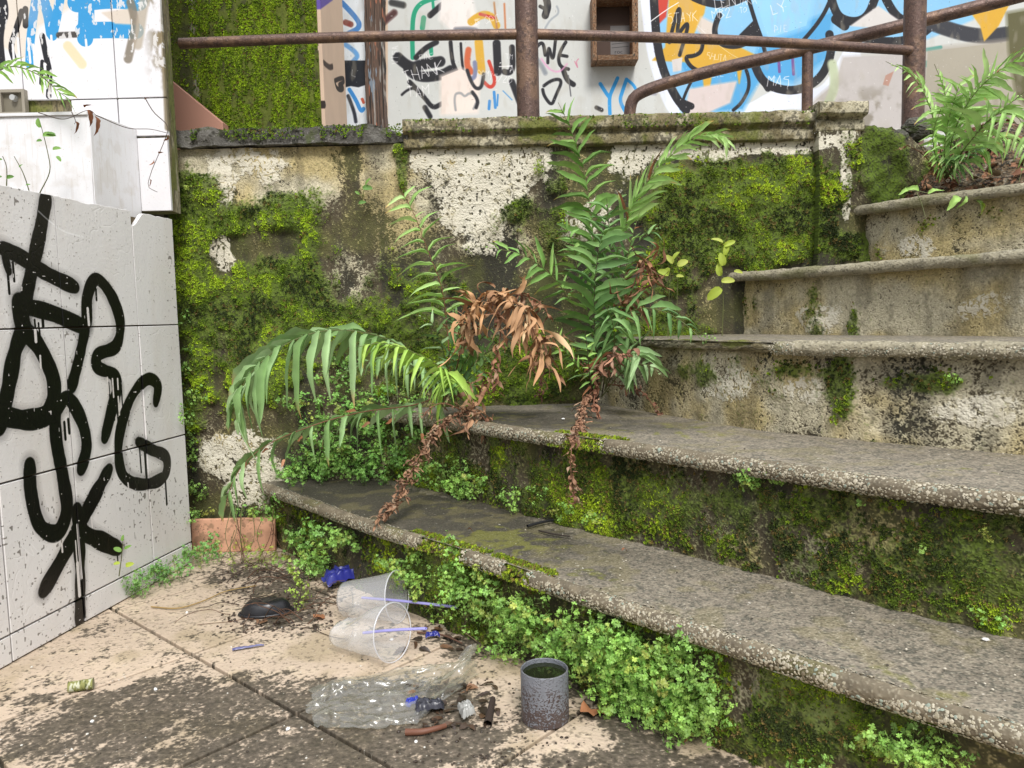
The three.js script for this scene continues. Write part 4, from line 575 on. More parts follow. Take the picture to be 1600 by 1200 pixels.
{
  const post = (a, b, r) => { const g = new THREE.CylinderGeometry(r, r, b.distanceTo(a), 22, 20); g.applyQuaternion(new THREE.Quaternion().setFromUnitVectors(V(0, 1, 0), b.clone().sub(a).normalize())); const c = a.clone().add(b).multiplyScalar(0.5); g.translate(c.x, c.y, c.z); setUV(g, (x, y, z) => [(Math.atan2(z - c.z, x - c.x) / 6.2832) * r * 24, y * 3]); return g; };
  const z1 = -1.9, z2 = -2.07; const p1 = onZ(825, 150, z1), p2 = onZ(1427, 150, z2);
  part('post', post(V(p1.x, 0.9, z1), V(p1.x, 1.95, z1), 0.027), rustMat, rail); part('post', post(V(p2.x, 0.9, z2), V(p2.x, 1.95, z2), 0.027), rustMat, rail);
  const ha = onZ(281, 68, z1 - 0.005), hb = onZ(825, 53, z1), hc = onZ(1424, 79, z2 + 0.012);
  const long = (g) => setUV(g, ((u) => () => u)([0, 0])) && g; 
  const pipe = (pts, r, seg) => { const g = tube(pts, r, seg, 14), u = g.attributes.uv, L = new THREE.CatmullRomCurve3(pts).getLength(); for (let i = 0; i < u.count; i++) u.setXY(i, u.getX(i) * L * 3, u.getY(i) * r * 20); return g; };
  part('rail', pipe([ha, ha.clone().lerp(hb, 0.5).add(V(0, 0.004, 0)), hb], 0.0122, 60), rustMat, rail); part('rail', pipe([hb, hb.clone().lerp(hc, 0.5).add(V(0, 0.006, 0)), hc], 0.0122, 60), rustMat, rail);
  const cap = new THREE.CircleGeometry(0.0118, 14); cap.rotateY(-Math.PI / 2); cap.translate(ha.x - 0.0005, ha.y, ha.z); part('rail_end', cap, rustMat, rail);
  const zq = (t) => mix(-2.42, -2.15, t), q = [[984, 190, 0], [985, 168, 0], [990, 154, 0.01], [1006, 143, 0.03], [1100, 114, 0.16], [1262, 76, 0.42], [1410, 40, 0.65], [1600, -8, 0.95], [1800, -62, 1.2]].map(([x, y, t]) => onZ(x, y, zq(t)));
  q.unshift(V(q[0].x, 0.9, q[0].z)); part('handrail', pipe(q, 0.018, 120), rustMat, rail);
  const s = onZ(1262, 80, zq(0.42) - 0.002); part('baluster', post(V(s.x, 0.9, s.z), V(s.x, s.y, s.z), 0.0155), rustMat, rail);
}

// ---------------------------------------------------------------- moss: tufts of tiny leaves where the wall and the risers are mossy
const tuftGeo = (() => {
  const pos = [], n = 9; for (let i = 0; i < n; i++) {
    const a = i / n * 6.283 + rr(-0.3, 0.3), el = rr(0.15, 1.3), l = rr(0.7, 1.2), d = V(Math.cos(a) * Math.cos(el), Math.sin(el), Math.sin(a) * Math.cos(el)).multiplyScalar(l), s = V(-Math.sin(a), 0, Math.cos(a)).multiplyScalar(0.2), m = d.clone().multiplyScalar(0.55).add(V(0, 0.12, 0));
    const A = s.clone().multiplyScalar(0.4), B = s.clone().multiplyScalar(-0.4), C = m.clone().add(s), D = m.clone().sub(s);
    for (const t of [[A, B, C], [B, D, C], [C, D, d]]) for (const p of t) pos.push(p.x, p.y, p.z);
  }
  const g = new THREE.BufferGeometry(); g.setAttribute('position', new THREE.Float32BufferAttribute(pos, 3)); g.computeVertexNormals(); return g;
})();
const mossMat = new THREE.MeshStandardMaterial({ color: 0xffffff, roughness: 0.95, side: THREE.DoubleSide });
function mossObject(list, label) { // list: [p, normal, size, colour]
  const im = new THREE.InstancedMesh(tuftGeo, mossMat, list.length), m = new THREE.Matrix4(), q = new THREE.Quaternion(), r = new THREE.Quaternion(), c = new THREE.Color();
  list.forEach(([p, n, s, k], i) => { q.setFromUnitVectors(V(0, 1, 0), n); r.setFromAxisAngle(V(0, 1, 0), rr(0, 6.28)); q.multiply(r); m.compose(p, q, V(s, s * rr(0.7, 1.2), s)); im.setMatrixAt(i, m); im.setColorAt(i, c.setRGB(k[0], k[1], k[2])); });
  im.name = numbered('moss'); im.castShadow = im.receiveShadow = true; scene.add(im); meta(im, label, 'moss', null, 'stuff'); return im;
}
function mossCol(f, olive = 0) { const t = cl(f + rr(-0.3, 0.3)), w = rr(0.75, 1.2); const a = [0.024, 0.04, 0.005], b = [0.13, 0.22, 0.008], c = [0.38, 0.54, 0.02]; const o = t < 0.5 ? a.map((x, i) => mix(x, b[i], t * 2)) : b.map((x, i) => mix(x, c[i], t * 2 - 1)); if (rnd() < 0.07 + olive) return [0.17 * w, 0.12 * w, 0.03]; return [o[0] * w * (1 + olive), o[1] * w, o[2] * w]; }
{
  const L = [];
  for (let i = 0; i < 170000; i++) {
    const x = rr(WX0 + 0.02, WX1 - 0.02), y = rr(0.02, 0.935), [px, py] = toPx(x, y, ZW), s = wallState(x, y, px, py); const f = fbm(x * 55 + 3, y * 55, 3);
    if (s[0] * (0.25 + 1.1 * sm(0.36, 0.6, f)) < rnd() + 0.08) continue;
    const nx = rr(-0.6, 0.6), ny = rr(-0.35, 0.8); L.push([V(x, y, ZW + wallBump(x, y) - 0.002 + (x > 0.71 && x < 0.804 && y > 0.58 ? 0.03 : 0)), V(nx, ny, 1).normalize(), rr(0.0024, 0.005) * (0.65 + 0.6 * s[0]), mossCol(fbm(x * 16, y * 16 + 4, 3) * 3 - 1.02 + (s[4] - 0.5) + (px < 560 ? 0.08 : px < 1000 ? -0.12 : -0.06), px > 1000 ? 0.06 : 0)]);
  }
  for (let i = 0; i < 2600; i++) { const x = rr(-0.72, 0.8), f = fbm(x * 18, 2.2, 3); if (f < 0.5) continue; const top = x < -0.235 ? 0.982 : TOP + (x > 0.702 ? 0.012 : 0); const front = rnd() < 0.5; L.push([V(x, front ? top - rr(0.002, 0.03) : top - 0.001, front ? ZW + 0.027 + (x > 0.702 ? 0.024 : 0) : ZW + rr(-0.06, 0.02)), V(rr(-0.4, 0.4), front ? 0.3 : 1, front ? 1 : 0.4).normalize(), rr(0.003, 0.005), mossCol(0.4)]); }
  mossObject(L, 'bright green moss spread over the lime washed wall');
  const P = []; for (let i = 0; i < 30000; i++) { const x = rr(-0.94, -0.512), y = rr(0.95, 1.6), f = fbm(x * 60, y * 26, 3); if (f < 0.3 + rr(0, 0.2) || (x < -0.86 && rnd() < 0.8)) continue; P.push([V(x, y, -2.2 + 0.014 * (fbm(x * 22, y * 14, 4) - 0.5)), V(rr(-0.5, 0.5), rr(-0.6, 0.4), 1).normalize(), rr(0.0026, 0.0048), mossCol(f * 1.3 + 0.0)]); }
  mossObject(P, 'moss coat on the square pillar behind the wall');
  for (let k = 1; k <= 5; k++) {
    const Q = [], N = k < 3 ? 70000 : 14000, R = RISE[k]; let total = 0; for (let i = 1; i <= NS; i++) total += NOSE[k][i].distanceTo(NOSE[k][i - 1]);
    for (let i = 0; i < N; i++) {
      const a = rnd(), q = a * NS, j = Math.min(NS - 1, Math.floor(q)), p = R[j].clone().lerp(R[j + 1], q - j); if (p.z > -0.5 || p.z < ZW) continue; const y = rr(HS[k - 1], HS[k] - 0.03), [px, py] = toPx(p.x, y, p.z), s = riserState(k, a * total, y, px, py), f = fbm(a * total * 55, y * 55 + k, 3);
      if (s[0] * (0.2 + 1.0 * sm(0.38, 0.6, f)) < rnd() + 0.04) continue;
      const t = R[j + 1].clone().sub(R[j]).normalize(), n = V(-t.z, rr(-0.2, 0.7), t.x); n.x += rr(-0.4, 0.4); n.z += rr(-0.4, 0.4);
      const w = 0.006 * (s[4] - 0.5) + 0.006 * s[0] * (0.4 + s[4]); Q.push([V(p.x - t.z * w, y, p.z + t.x * w), n.normalize(), rr(0.0024, 0.0048), mossCol(fbm(a * total * 16, y * 16, 3) * 2 - 0.68, 0.08)]);
    }
    // cushions where the nosing is broken and along the foot of the riser
    for (const [a0, b0] of gaps[k]) if (a0 > 0) for (let i = 0; i < 700; i++) { const a = rr(a0 - 0.02, b0 + 0.02), q = a * NS, j = Math.min(NS - 1, Math.floor(q)), p = NOSE[k][j].clone().lerp(NOSE[k][j + 1], q - j), t = NOSE[k][j + 1].clone().sub(NOSE[k][j]).normalize(), o = rr(0, 0.035); Q.push([V(p.x + t.z * o, HS[k] + (o > 0.02 ? 0 : -(0.02 - o) * 1.1), p.z - t.x * o), V(-t.z + rr(-0.4, 0.4), rr(0.3, 1), t.x + rr(-0.4, 0.4)).normalize(), rr(0.0028, 0.005), mossCol(0.55, 0.15)]); }
    if (Q.length) mossObject(Q, ['', 'moss on the lowest riser behind the leafy herbs', 'moss on the second riser above the broad step', 'moss patches on the third riser below the long pebbled nosing', 'thin moss dabs on the tan riser of the fourth step', 'moss on the highest riser by the spreading fern'][k]);
  }
}

// ---------------------------------------------------------------- leaves
const leafMat = (r, g, b, rough = 0.5, tr = 0.25) => phys(r, g, b, rough + 0.1, { transmission: tr, thickness: 0, vertexColors: true, specularIntensity: 0.6 });
// lance-shaped leaflet along +x, one unit long, bent down by c and swept sideways by s, folded along its midrib
function leafletGeo(c, s, wob, twist) {
  const n = 9, pos = [], idx = [], col = [], ph = rr(0, 6), dry = rnd(); for (let i = 0; i <= n; i++) {
    const x = i / n, w = 0.5 * Math.pow(Math.sin(Math.PI * Math.min(1, 0.06 + 0.94 * Math.pow(x, 0.62))), 0.8) * (1 - 0.1 * Math.sin(x * 21 + ph) * wob), cx = x - 0.18 * c * x * x * x, y = -c * x * x + wob * 0.02 * Math.sin(x * 9 + ph), z = s * x * x, tw = twist * x;
    const ww = Math.max(0.004, w); for (const e of [-1, 0, 1]) { const b = (e ? rr(0.72, 1.12) : 1.25), tip = dry > 0.6 ? sm(0.8, 1, x) * 0.8 : 0; col.push(b * mix(1, 2.2, tip), b * mix(1, 0.55, tip), b * mix(1, 0.6, tip)); pos.push(cx, y + (e ? 0.22 * ww : 0) + e * ww * Math.sin(tw), z + e * ww * Math.cos(tw)); }
  }
  for (let i = 0; i < n; i++) for (let e = 0; e < 2; e++) { const a = i * 3 + e; idx.push(a, a + 1, a + 4, a, a + 4, a + 3); }
  const g = new THREE.BufferGeometry(); g.setAttribute('position', new THREE.Float32BufferAttribute(pos, 3)); g.setAttribute('color', new THREE.Float32BufferAttribute(col, 3)); g.setIndex(idx); g.computeVertexNormals(); return g;
}
const LEAF = [0.06, 0.2, 0.34, 0.5, 0.68].map((c) => [0, 1, 2, 3, 4].map(() => leafletGeo(c * rr(0.8, 1.2), rr(-0.12, 0.12), 1.3, rr(-0.5, 0.5))));
const fernMats = { dark: [leafMat(0.18, 0.33, 0.105, 0.42), leafMat(0.23, 0.39, 0.13, 0.45), leafMat(0.12, 0.24, 0.075, 0.42)], mid: [leafMat(0.2, 0.37, 0.09, 0.48), leafMat(0.26, 0.43, 0.11, 0.5), leafMat(0.16, 0.3, 0.07, 0.45)], light: [leafMat(0.29, 0.5, 0.11, 0.5), leafMat(0.35, 0.55, 0.14, 0.5), leafMat(0.24, 0.42, 0.1, 0.5)], pale: [leafMat(0.4, 0.6, 0.2, 0.5), leafMat(0.47, 0.66, 0.26, 0.5), leafMat(0.33, 0.52, 0.16, 0.5)], young: [leafMat(0.4, 0.58, 0.12, 0.5), leafMat(0.34, 0.52, 0.09, 0.5)], grey: [leafMat(0.29, 0.44, 0.19, 0.42), leafMat(0.35, 0.5, 0.24, 0.42), leafMat(0.22, 0.36, 0.13, 0.42)], dead: [std(0.36, 0.15, 0.065, 0.8), std(0.28, 0.11, 0.05, 0.8), std(0.42, 0.21, 0.11, 0.8)], rust: [std(0.3, 0.12, 0.05, 0.8)] };
const stalkMat = std(0.12, 0.13, 0.04, 0.6), darkStalk = std(0.05, 0.03, 0.018, 0.6), deadStalk = std(0.2, 0.09, 0.05, 0.8);
// a pinnate frond: ctrl = photo pixels with depth; leaflets stand in pairs along the rachis
function frond(fern, ctrl, o) {
  const f = new THREE.Group(); f.name = 'frond'; fern.add(f);
  const O = fern.position, pts = ctrl.map((c) => onZ(c[0], c[1], c[2]).sub(O)), cv = new THREE.CatmullRomCurve3(pts, false, 'centripetal'), nrm = (o.n || V(0, 0.45, 0.9)).clone().normalize();
  part('rachis', taperTube(pts, o.r || 0.0016, 0.0005, 26, 5), o.stalk || stalkMat, f);
  const N = o.pairs, mats = fernMats[o.col || 'dark'];
  for (let i = 0; i < N; i++) for (const sd of o.sides || [-1, 1]) {
    const t = mix(o.from ?? 0.25, 0.985, (i + (sd > 0 ? 0.3 : 0) + rr(-0.12, 0.12) * 1) / N), u = i / Math.max(1, N - 1); if (rnd() < (o.miss || 0)) continue;
    const p = cv.getPointAt(cl(t)), T = cv.getTangentAt(cl(t)), S = V(0, 0, 0).crossVectors(nrm, T).normalize().multiplyScalar(-sd);
    const prof = o.prof ? o.prof(u, sd) : Math.min(1, 0.55 + 1.6 * u) * Math.pow(Math.max(0, 1 - u), 0.55) + 0.06, len = o.len * prof * (rnd() < 0.08 ? rr(0.4, 0.75) : rr(0.82, 1.15)), ang = (o.ang ?? 1.05) + rr(-0.2, 0.2) - 0.5 * u * (o.close ?? 0.6);
    const d = T.clone().multiplyScalar(Math.cos(ang)).addScaledVector(S, Math.sin(ang)); d.y -= (o.drop || 0) * rr(0.7, 1.3); d.addScaledVector(nrm, (o.lift || 0) + rr(-0.28, 0.28)); d.normalize();
    const up = nrm.clone().addScaledVector(V(0, 1, 0), o.upw ?? 0.9); up.addScaledVector(d, -up.dot(d)).normalize(); const B = V(0, 0, 0).crossVectors(d, up), v = LEAF[Math.min(4, Math.max(0, Math.round((o.bend ?? 2) + rr(-1, 1))))][Math.floor(rr(0, 5))], dry = rnd() < (o.dry ?? 0.006);
    const m = part('leaflet', v, dry ? fernMats.rust[0] : mats[Math.floor(rr(0, mats.length))], f), w = 0.7 * (o.w || 0.012) * (0.55 + 0.45 * prof) * rr(0.75, 1.2);
    m.matrixAutoUpdate = true; m.position.copy(p); m.quaternion.setFromRotationMatrix(new THREE.Matrix4().makeBasis(d, up, B)); m.scale.set(len, len * 0.9, w);
    if (o.tipDry && rnd() < o.tipDry) { const tip = part('leaflet_tip', LEAF[0][1], fernMats.dead[Math.floor(rr(0, 3))], f); tip.position.copy(p).addScaledVector(d, len * 0.82).addScaledVector(up, -len * 0.14); tip.quaternion.copy(m.quaternion); tip.scale.set(len * 0.26, len * 0.3, w * 0.8); }
  }
  return f;
}
function ribbon(pts, w, tw) { // a thin curled strip
  const c = new THREE.CatmullRomCurve3(pts), n = 14, pos = [], idx = []; let a = rr(0, 6);
  for (let i = 0; i <= n; i++) { const p = c.getPointAt(i / n), t = c.getTangentAt(i / n), s = V(Math.cos(a), 0.2, Math.sin(a)); s.addScaledVector(t, -s.dot(t)).normalize(); const ww = w * Math.sin(Math.PI * (0.1 + 0.87 * i / n)), m = V(0, 0, 0).crossVectors(s, t).multiplyScalar(ww * 0.35); pos.push(p.x - s.x * ww, p.y - s.y * ww, p.z - s.z * ww, p.x + m.x, p.y + m.y, p.z + m.z, p.x + s.x * ww, p.y + s.y * ww, p.z + s.z * ww); a += tw; }
  for (let i = 0; i < n; i++) for (let e = 0; e < 2; e++) { const q = i * 3 + e; idx.push(q, q + 1, q + 4, q, q + 4, q + 3); }
  const g = new THREE.BufferGeometry(); g.setAttribute('position', new THREE.Float32BufferAttribute(pos, 3)); g.setIndex(idx); g.computeVertexNormals(); return g;
}
const deadMat = new THREE.MeshStandardMaterial({ vertexColors: true, roughness: 0.8, side: THREE.DoubleSide });
// a withered frond: a stalk with shrivelled, curled leaflets hanging from it
function deadFrond(fern, ctrl, o) {
  const f = new THREE.Group(); f.name = 'dead_frond'; fern.add(f); const O = fern.position, pts = ctrl.map((c) => onZ(c[0], c[1], c[2]).sub(O)), cv = new THREE.CatmullRomCurve3(pts); part('stalk', taperTube(pts, o.r || 0.0016, 0.0008, 20, 5), deadStalk, f);
  const L = []; for (let i = 0; i < o.count; i++) {
    const p = cv.getPointAt(rr(o.from || 0, 1)), q = [p.clone()], d = V(rr(-1, 1), rr(-0.6, 0.7), rr(-0.3, 1)).normalize(), st = o.len * rr(0.35, 1.35) / 6, cur = rr(-o.curl, o.curl), ax = V(rr(-1, 1), rr(-1, 1), rr(-1, 1)).normalize();
    for (let k = 0; k < 6; k++) { d.applyAxisAngle(ax, cur * rr(0.3, 1.4)); d.x += rr(-0.45, 0.45); d.z += rr(-0.45, 0.45); d.y += rr(-0.3, 0.3); d.y -= o.hang; d.normalize(); q.push(q[q.length - 1].clone().addScaledVector(d, st)); }
    const g = ribbon(q, (o.w || 0.0035) * rr(0.6, 1.3), rr(-0.5, 0.5)), c = rnd(), w = rr(0.7, 1.25); const k = o.tone ? [o.tone[0], o.tone[1] * 1.12, o.tone[2] * 1.1] : [0.3, 0.16, 0.085]; c < 0.7 ? tint(g, k[0] * w, k[1] * w, k[2] * w) : c < 0.9 ? tint(g, k[0] * 0.6 * w, k[1] * 0.55 * w, k[2] * 0.55 * w) : tint(g, k[0] * 1.2 * w, k[1] * 1.5 * w, k[2] * 1.7 * w); L.push(g);
  }
  const m = part('withered_leaves', merge(L), deadMat, f); m.userData.kind = 'stuff'; return f;
}

// ---------------------------------------------------------------- ferns
const z0 = -1.62;
{ // the tall clump in the middle of the wall
  const base = onY(935, 636, 0.335), F = thing('fern', 'tall dark green fern clump growing where the mossy wall meets the steps', 'fern', null, base);
  frond(F, [[935, 625, base.z], [932, 560, -1.63], [928, 480, -1.6], [934, 400, -1.58], [950, 330, -1.57]], { pairs: 17, from: 0.16, len: 0.092, w: 0.0135, col: 'dark', ang: 1.0, lift: 0.15, bend: 2, stalk: darkStalk, close: 0.1, prof: (u) => 0.85 + 0.25 * Math.sin(u * 3) - 0.25 * u });
  frond(F, [[940, 620, base.z], [952, 540, -1.66], [958, 450, -1.66], [952, 360, -1.66], [948, 310, -1.64]], { pairs: 15, from: 0.25, len: 0.08, w: 0.0135, col: 'dark', ang: 0.95, bend: 2, stalk: darkStalk, close: 0.2, prof: (u) => 1 - 0.35 * u });
  frond(F, [[938, 600, -1.68], [930, 470, -1.7], [925, 350, -1.7], [908, 250, -1.7], [884, 185, -1.68], [872, 160, -1.66]], { pairs: 15, from: 0.42, len: 0.098, w: 0.0105, col: 'mid', ang: 1.05, bend: 2, lift: 0.1, prof: (u) => (1 - 0.5 * u * u) * Math.min(1, 0.8 + u) });
  frond(F, [[945, 600, -1.66], [955, 440, -1.62], [985, 330, -1.58], [1030, 262, -1.54], [1080, 220, -1.5], [1120, 212, -1.48], [1140, 228, -1.46]], { pairs: 20, from: 0.5, len: 0.08, w: 0.0085, col: 'pale', ang: 0.5, bend: 1, close: 0.3, prof: (u) => 1 - 0.45 * u });
  frond(F, [[930, 600, -1.66], [905, 500, -1.62], [870, 440, -1.58], [820, 400, -1.54], [745, 384, -1.5]], { pairs: 11, from: 0.45, len: 0.075, w: 0.012, col: 'mid', ang: 1.0, bend: 2, upw: 1.2 });
  frond(F, [[940, 590, -1.66], [960, 510, -1.6], [1000, 482, -1.54], [1040, 488, -1.5], [1075, 510, -1.47], [1112, 548, -1.45]], { pairs: 9, from: 0.3, len: 0.085, w: 0.012, col: 'dark', ang: 1.0, bend: 3, drop: 0.35 });
  frond(F, [[945, 610, -1.66], [965, 570, -1.6], [990, 552, -1.54], [1004, 560, -1.5]], { pairs: 6, from: 0.6, len: 0.072, w: 0.0135, col: 'grey', ang: 1.25, bend: 2, drop: 0.4, close: 1.2, prof: () => 1 });
  frond(F, [[930, 625, -1.64], [922, 590, -1.57], [918, 550, -1.54], [914, 516, -1.53]], { pairs: 8, from: 0.2, len: 0.03, w: 0.008, col: 'light', ang: 1.25, bend: 1, stalk: darkStalk, prof: (u) => 1 - 0.4 * u });
  frond(F, [[945, 610, -1.66], [960, 540, -1.58], [956, 500, -1.54], [948, 480, -1.52]], { pairs: 8, from: 0.3, len: 0.075, w: 0.012, col: 'dark', ang: 1.2, bend: 3, drop: 0.8, prof: () => 1 });
  frond(F, [[925, 610, -1.66], [900, 570, -1.58], [878, 540, -1.54], [868, 500, -1.52]], { pairs: 6, from: 0.4, len: 0.045, w: 0.008, col: 'light', ang: 0.8, bend: 1 });
  frond(F, [[938, 610, -1.68], [945, 520, -1.68], [960, 440, -1.66], [985, 390, -1.62], [1045, 345, -1.55]], { pairs: 11, from: 0.35, len: 0.085, w: 0.0125, col: 'dark', ang: 0.85, bend: 2 });
  frond(F, [[938, 610, -1.66], [925, 520, -1.62], [905, 440, -1.6], [895, 380, -1.58], [870, 330, -1.56]], { pairs: 13, from: 0.3, len: 0.08, w: 0.0115, col: 'mid', ang: 1.0, bend: 2 });
  frond(F, [[945, 610, -1.66], [965, 520, -1.62], [975, 440, -1.6], [985, 380, -1.58], [1000, 330, -1.57]], { pairs: 13, from: 0.3, len: 0.075, w: 0.0115, col: 'mid', ang: 1.0, bend: 2 });
  frond(F, [[940, 620, -1.64], [975, 580, -1.58], [1010, 570, -1.54], [1040, 590, -1.52]], { pairs: 7, from: 0.35, len: 0.06, w: 0.0125, col: 'grey', ang: 1.1, bend: 2, drop: 0.3 });
  deadFrond(F, [[965, 560, -1.64], [985, 460, -1.6], [1010, 405, -1.57], [1022, 440, -1.55]], { count: 55, len: 0.075, curl: 1.2, hang: 0.12, from: 0.35, w: 0.0033, tone: [0.26, 0.11, 0.05] });
  deadFrond(F, [[935, 600, -1.62], [915, 625, -1.58], [906, 668, -1.4], [894, 690, -1.29], [892, 740, -1.28], [900, 785, -1.285]], { count: 190, len: 0.024, curl: 1.4, hang: 0.25, w: 0.0026, tone: [0.28, 0.13, 0.075] });
  deadFrond(F, [[935, 600, -1.62], [928, 630, -1.57], [936, 660, -1.55], [936, 682, -1.54]], { count: 46, len: 0.024, curl: 1.4, hang: 0.2, w: 0.003, tone: [0.3, 0.12, 0.07] });
  deadFrond(F, [[950, 600, -1.64], [1000, 610, -1.6], [1025, 640, -1.59], [1042, 664, -1.6]], { count: 34, len: 0.022, curl: 1.3, hang: 0.2, w: 0.003, tone: [0.2, 0.08, 0.05] });
  deadFrond(F, [[930, 590, -1.62], [955, 560, -1.56], [985, 552, -1.53]], { count: 50, len: 0.04, curl: 1.2, hang: 0.15, w: 0.0036, tone: [0.36, 0.16, 0.1] });
  deadFrond(F, [[930, 590, -1.64], [890, 550, -1.6], [872, 520, -1.58], [850, 580, -1.58], [842, 622, -1.6]], { count: 34, len: 0.025, curl: 1.3, hang: 0.2, w: 0.0028, tone: [0.16, 0.065, 0.04] });
}
{ // the arching clump further along the wall
  const base = onY(705, 640, 0.26), F = thing('fern', 'arching fern clump with long drooping leaflets and withered orange fronds', 'fern', null, V(base.x, 0.2, -1.72));
  const B = [705, 610, -1.7];
  frond(F, [B, [650, 555, -1.6], [580, 522, -1.52], [500, 518, -1.46], [430, 548, -1.42], [380, 600, -1.4], [365, 650, -1.4]], { pairs: 19, from: 0.2, len: 0.135, w: 0.0175, col: 'grey', ang: 1.0, bend: 2, drop: 0.55, n: V(-0.1, 0.8, 0.6), close: 0.9, prof: (u, s) => (s > 0 ? 0.85 : 1) * (0.75 + 0.35 * Math.sin(u * 3.1)) });
  frond(F, [[420, 560, -1.42], [385, 600, -1.4], [372, 660, -1.39], [392, 705, -1.39], [412, 738, -1.4]], { pairs: 3, from: 0.2, len: 0.05, w: 0.009, col: 'grey', ang: 0.4, bend: 1, drop: 0.3, r: 0.003, stalk: fernMats.grey[1] });
  frond(F, [B, [650, 632, -1.6], [560, 645, -1.52], [480, 668, -1.47], [410, 700, -1.44], [370, 740, -1.43], [350, 800, -1.44]], { pairs: 15, from: 0.12, len: 0.105, w: 0.0115, col: 'grey', ang: 1.05, bend: 2, drop: 0.6, n: V(-0.1, 0.8, 0.6), tipDry: 0.45, stalk: deadStalk, prof: (u) => 0.9 - 0.2 * u });
  frond(F, [B, [690, 575, -1.5], [640, 548, -1.46], [596, 536, -1.43], [560, 542, -1.42]], { pairs: 18, from: 0.12, len: 0.085, w: 0.0105, col: 'young', ang: 0.85, bend: 3, drop: 0.55, n: V(-0.1, 0.9, 0.5), prof: (u) => 1 - 0.35 * u });
  frond(F, [B, [700, 530, -1.7], [690, 450, -1.66], [668, 390, -1.64], [645, 330, -1.62], [622, 292, -1.6]], { pairs: 12, from: 0.36, len: 0.09, w: 0.0105, col: 'pale', ang: 1.15, bend: 4, lift: 0.1, prof: (u) => 1 - 0.45 * u, stalk: deadStalk });
  frond(F, [B, [690, 540, -1.66], [670, 500, -1.62], [640, 490, -1.6]], { pairs: 5, from: 0.3, len: 0.06, w: 0.011, col: 'grey', ang: 1.0, bend: 2 });
  frond(F, [B, [730, 560, -1.64], [760, 520, -1.6], [790, 495, -1.57]], { pairs: 8, from: 0.1, len: 0.055, w: 0.01, col: 'mid', ang: 1.0, bend: 2 });
  frond(F, [B, [735, 590, -1.62], [760, 560, -1.58], [742, 555, -1.55]], { pairs: 6, from: 0.1, len: 0.06, w: 0.012, col: 'dark', ang: 1.0, bend: 2 });
  frond(F, [B, [690, 600, -1.63], [670, 590, -1.58], [655, 620, -1.55]], { pairs: 6, from: 0.1, len: 0.075, w: 0.012, col: 'dark', ang: 1.0, bend: 2, drop: 0.5 });
  frond(F, [B, [715, 520, -1.7], [700, 490, -1.69], [690, 465, -1.68]], { pairs: 7, from: 0.3, len: 0.045, w: 0.011, col: 'dark', ang: 1.0, bend: 2 });
  frond(F, [B, [740, 570, -1.62], [775, 545, -1.57], [800, 560, -1.54]], { pairs: 9, from: 0.1, len: 0.06, w: 0.0115, col: 'mid', ang: 1.0, bend: 2 });
  frond(F, [B, [700, 560, -1.66], [720, 510, -1.62], [700, 470, -1.6]], { pairs: 10, from: 0.15, len: 0.06, w: 0.0115, col: 'dark', ang: 1.0, bend: 2 });
  frond(F, [B, [660, 580, -1.6], [610, 560, -1.55], [560, 570, -1.5], [520, 600, -1.48]], { pairs: 13, from: 0.15, len: 0.075, w: 0.012, col: 'grey', ang: 1.0, bend: 2, drop: 0.4, n: V(-0.1, 0.8, 0.6) });
  frond(F, [B, [720, 600, -1.58], [700, 620, -1.54], [690, 650, -1.52]], { pairs: 6, from: 0.1, len: 0.055, w: 0.0115, col: 'mid', ang: 1.0, bend: 2, drop: 0.3 });
  deadFrond(F, [B, [722, 540, -1.6], [735, 490, -1.55], [770, 458, -1.52], [800, 462, -1.51]], { count: 64, len: 0.08, curl: 1.2, hang: 0.2, from: 0.45, w: 0.005, tone: [0.46, 0.23, 0.11] });
  deadFrond(F, [[790, 460, -1.51], [822, 490, -1.5], [838, 530, -1.5], [850, 566, -1.5]], { count: 60, len: 0.08, curl: 0.9, hang: 0.4, w: 0.0048, tone: [0.46, 0.23, 0.115] });
  deadFrond(F, [[775, 470, -1.52], [782, 520, -1.52], [772, 570, -1.52], [762, 605, -1.53]], { count: 46, len: 0.04, curl: 1.0, hang: 0.35, w: 0.0036, tone: [0.3, 0.13, 0.07] });
  deadFrond(F, [[800, 458, -1.54], [840, 470, -1.56], [862, 500, -1.58]], { count: 22, len: 0.03, curl: 1.1, hang: 0.3, w: 0.0032, tone: [0.26, 0.11, 0.06] });
  deadFrond(F, [B, [735, 600, -1.58], [740, 640, -1.55], [735, 665, -1.54]], { count: 46, len: 0.055, curl: 0.9, hang: 0.25, w: 0.004, tone: [0.36, 0.18, 0.1] });
  deadFrond(F, [[740, 640, -1.55], [700, 655, -1.52], [670, 690, -1.48], [645, 730, -1.45], [625, 775, -1.42], [590, 812, -1.405]], { count: 260, len: 0.026, curl: 1.3, hang: 0.15, w: 0.0026, tone: [0.26, 0.125, 0.07] });
  deadFrond(F, [[745, 640, -1.56], [760, 660, -1.55], [765, 690, -1.54]], { count: 18, len: 0.03, curl: 1.2, hang: 0.3, w: 0.003, tone: [0.22, 0.09, 0.05] });
  deadFrond(F, [[720, 640, -1.56], [690, 630, -1.54], [670, 640, -1.53], [658, 655, -1.52]], { count: 12, len: 0.02, curl: 1.2, hang: 0.3, w: 0.0025, tone: [0.3, 0.14, 0.08] });
}
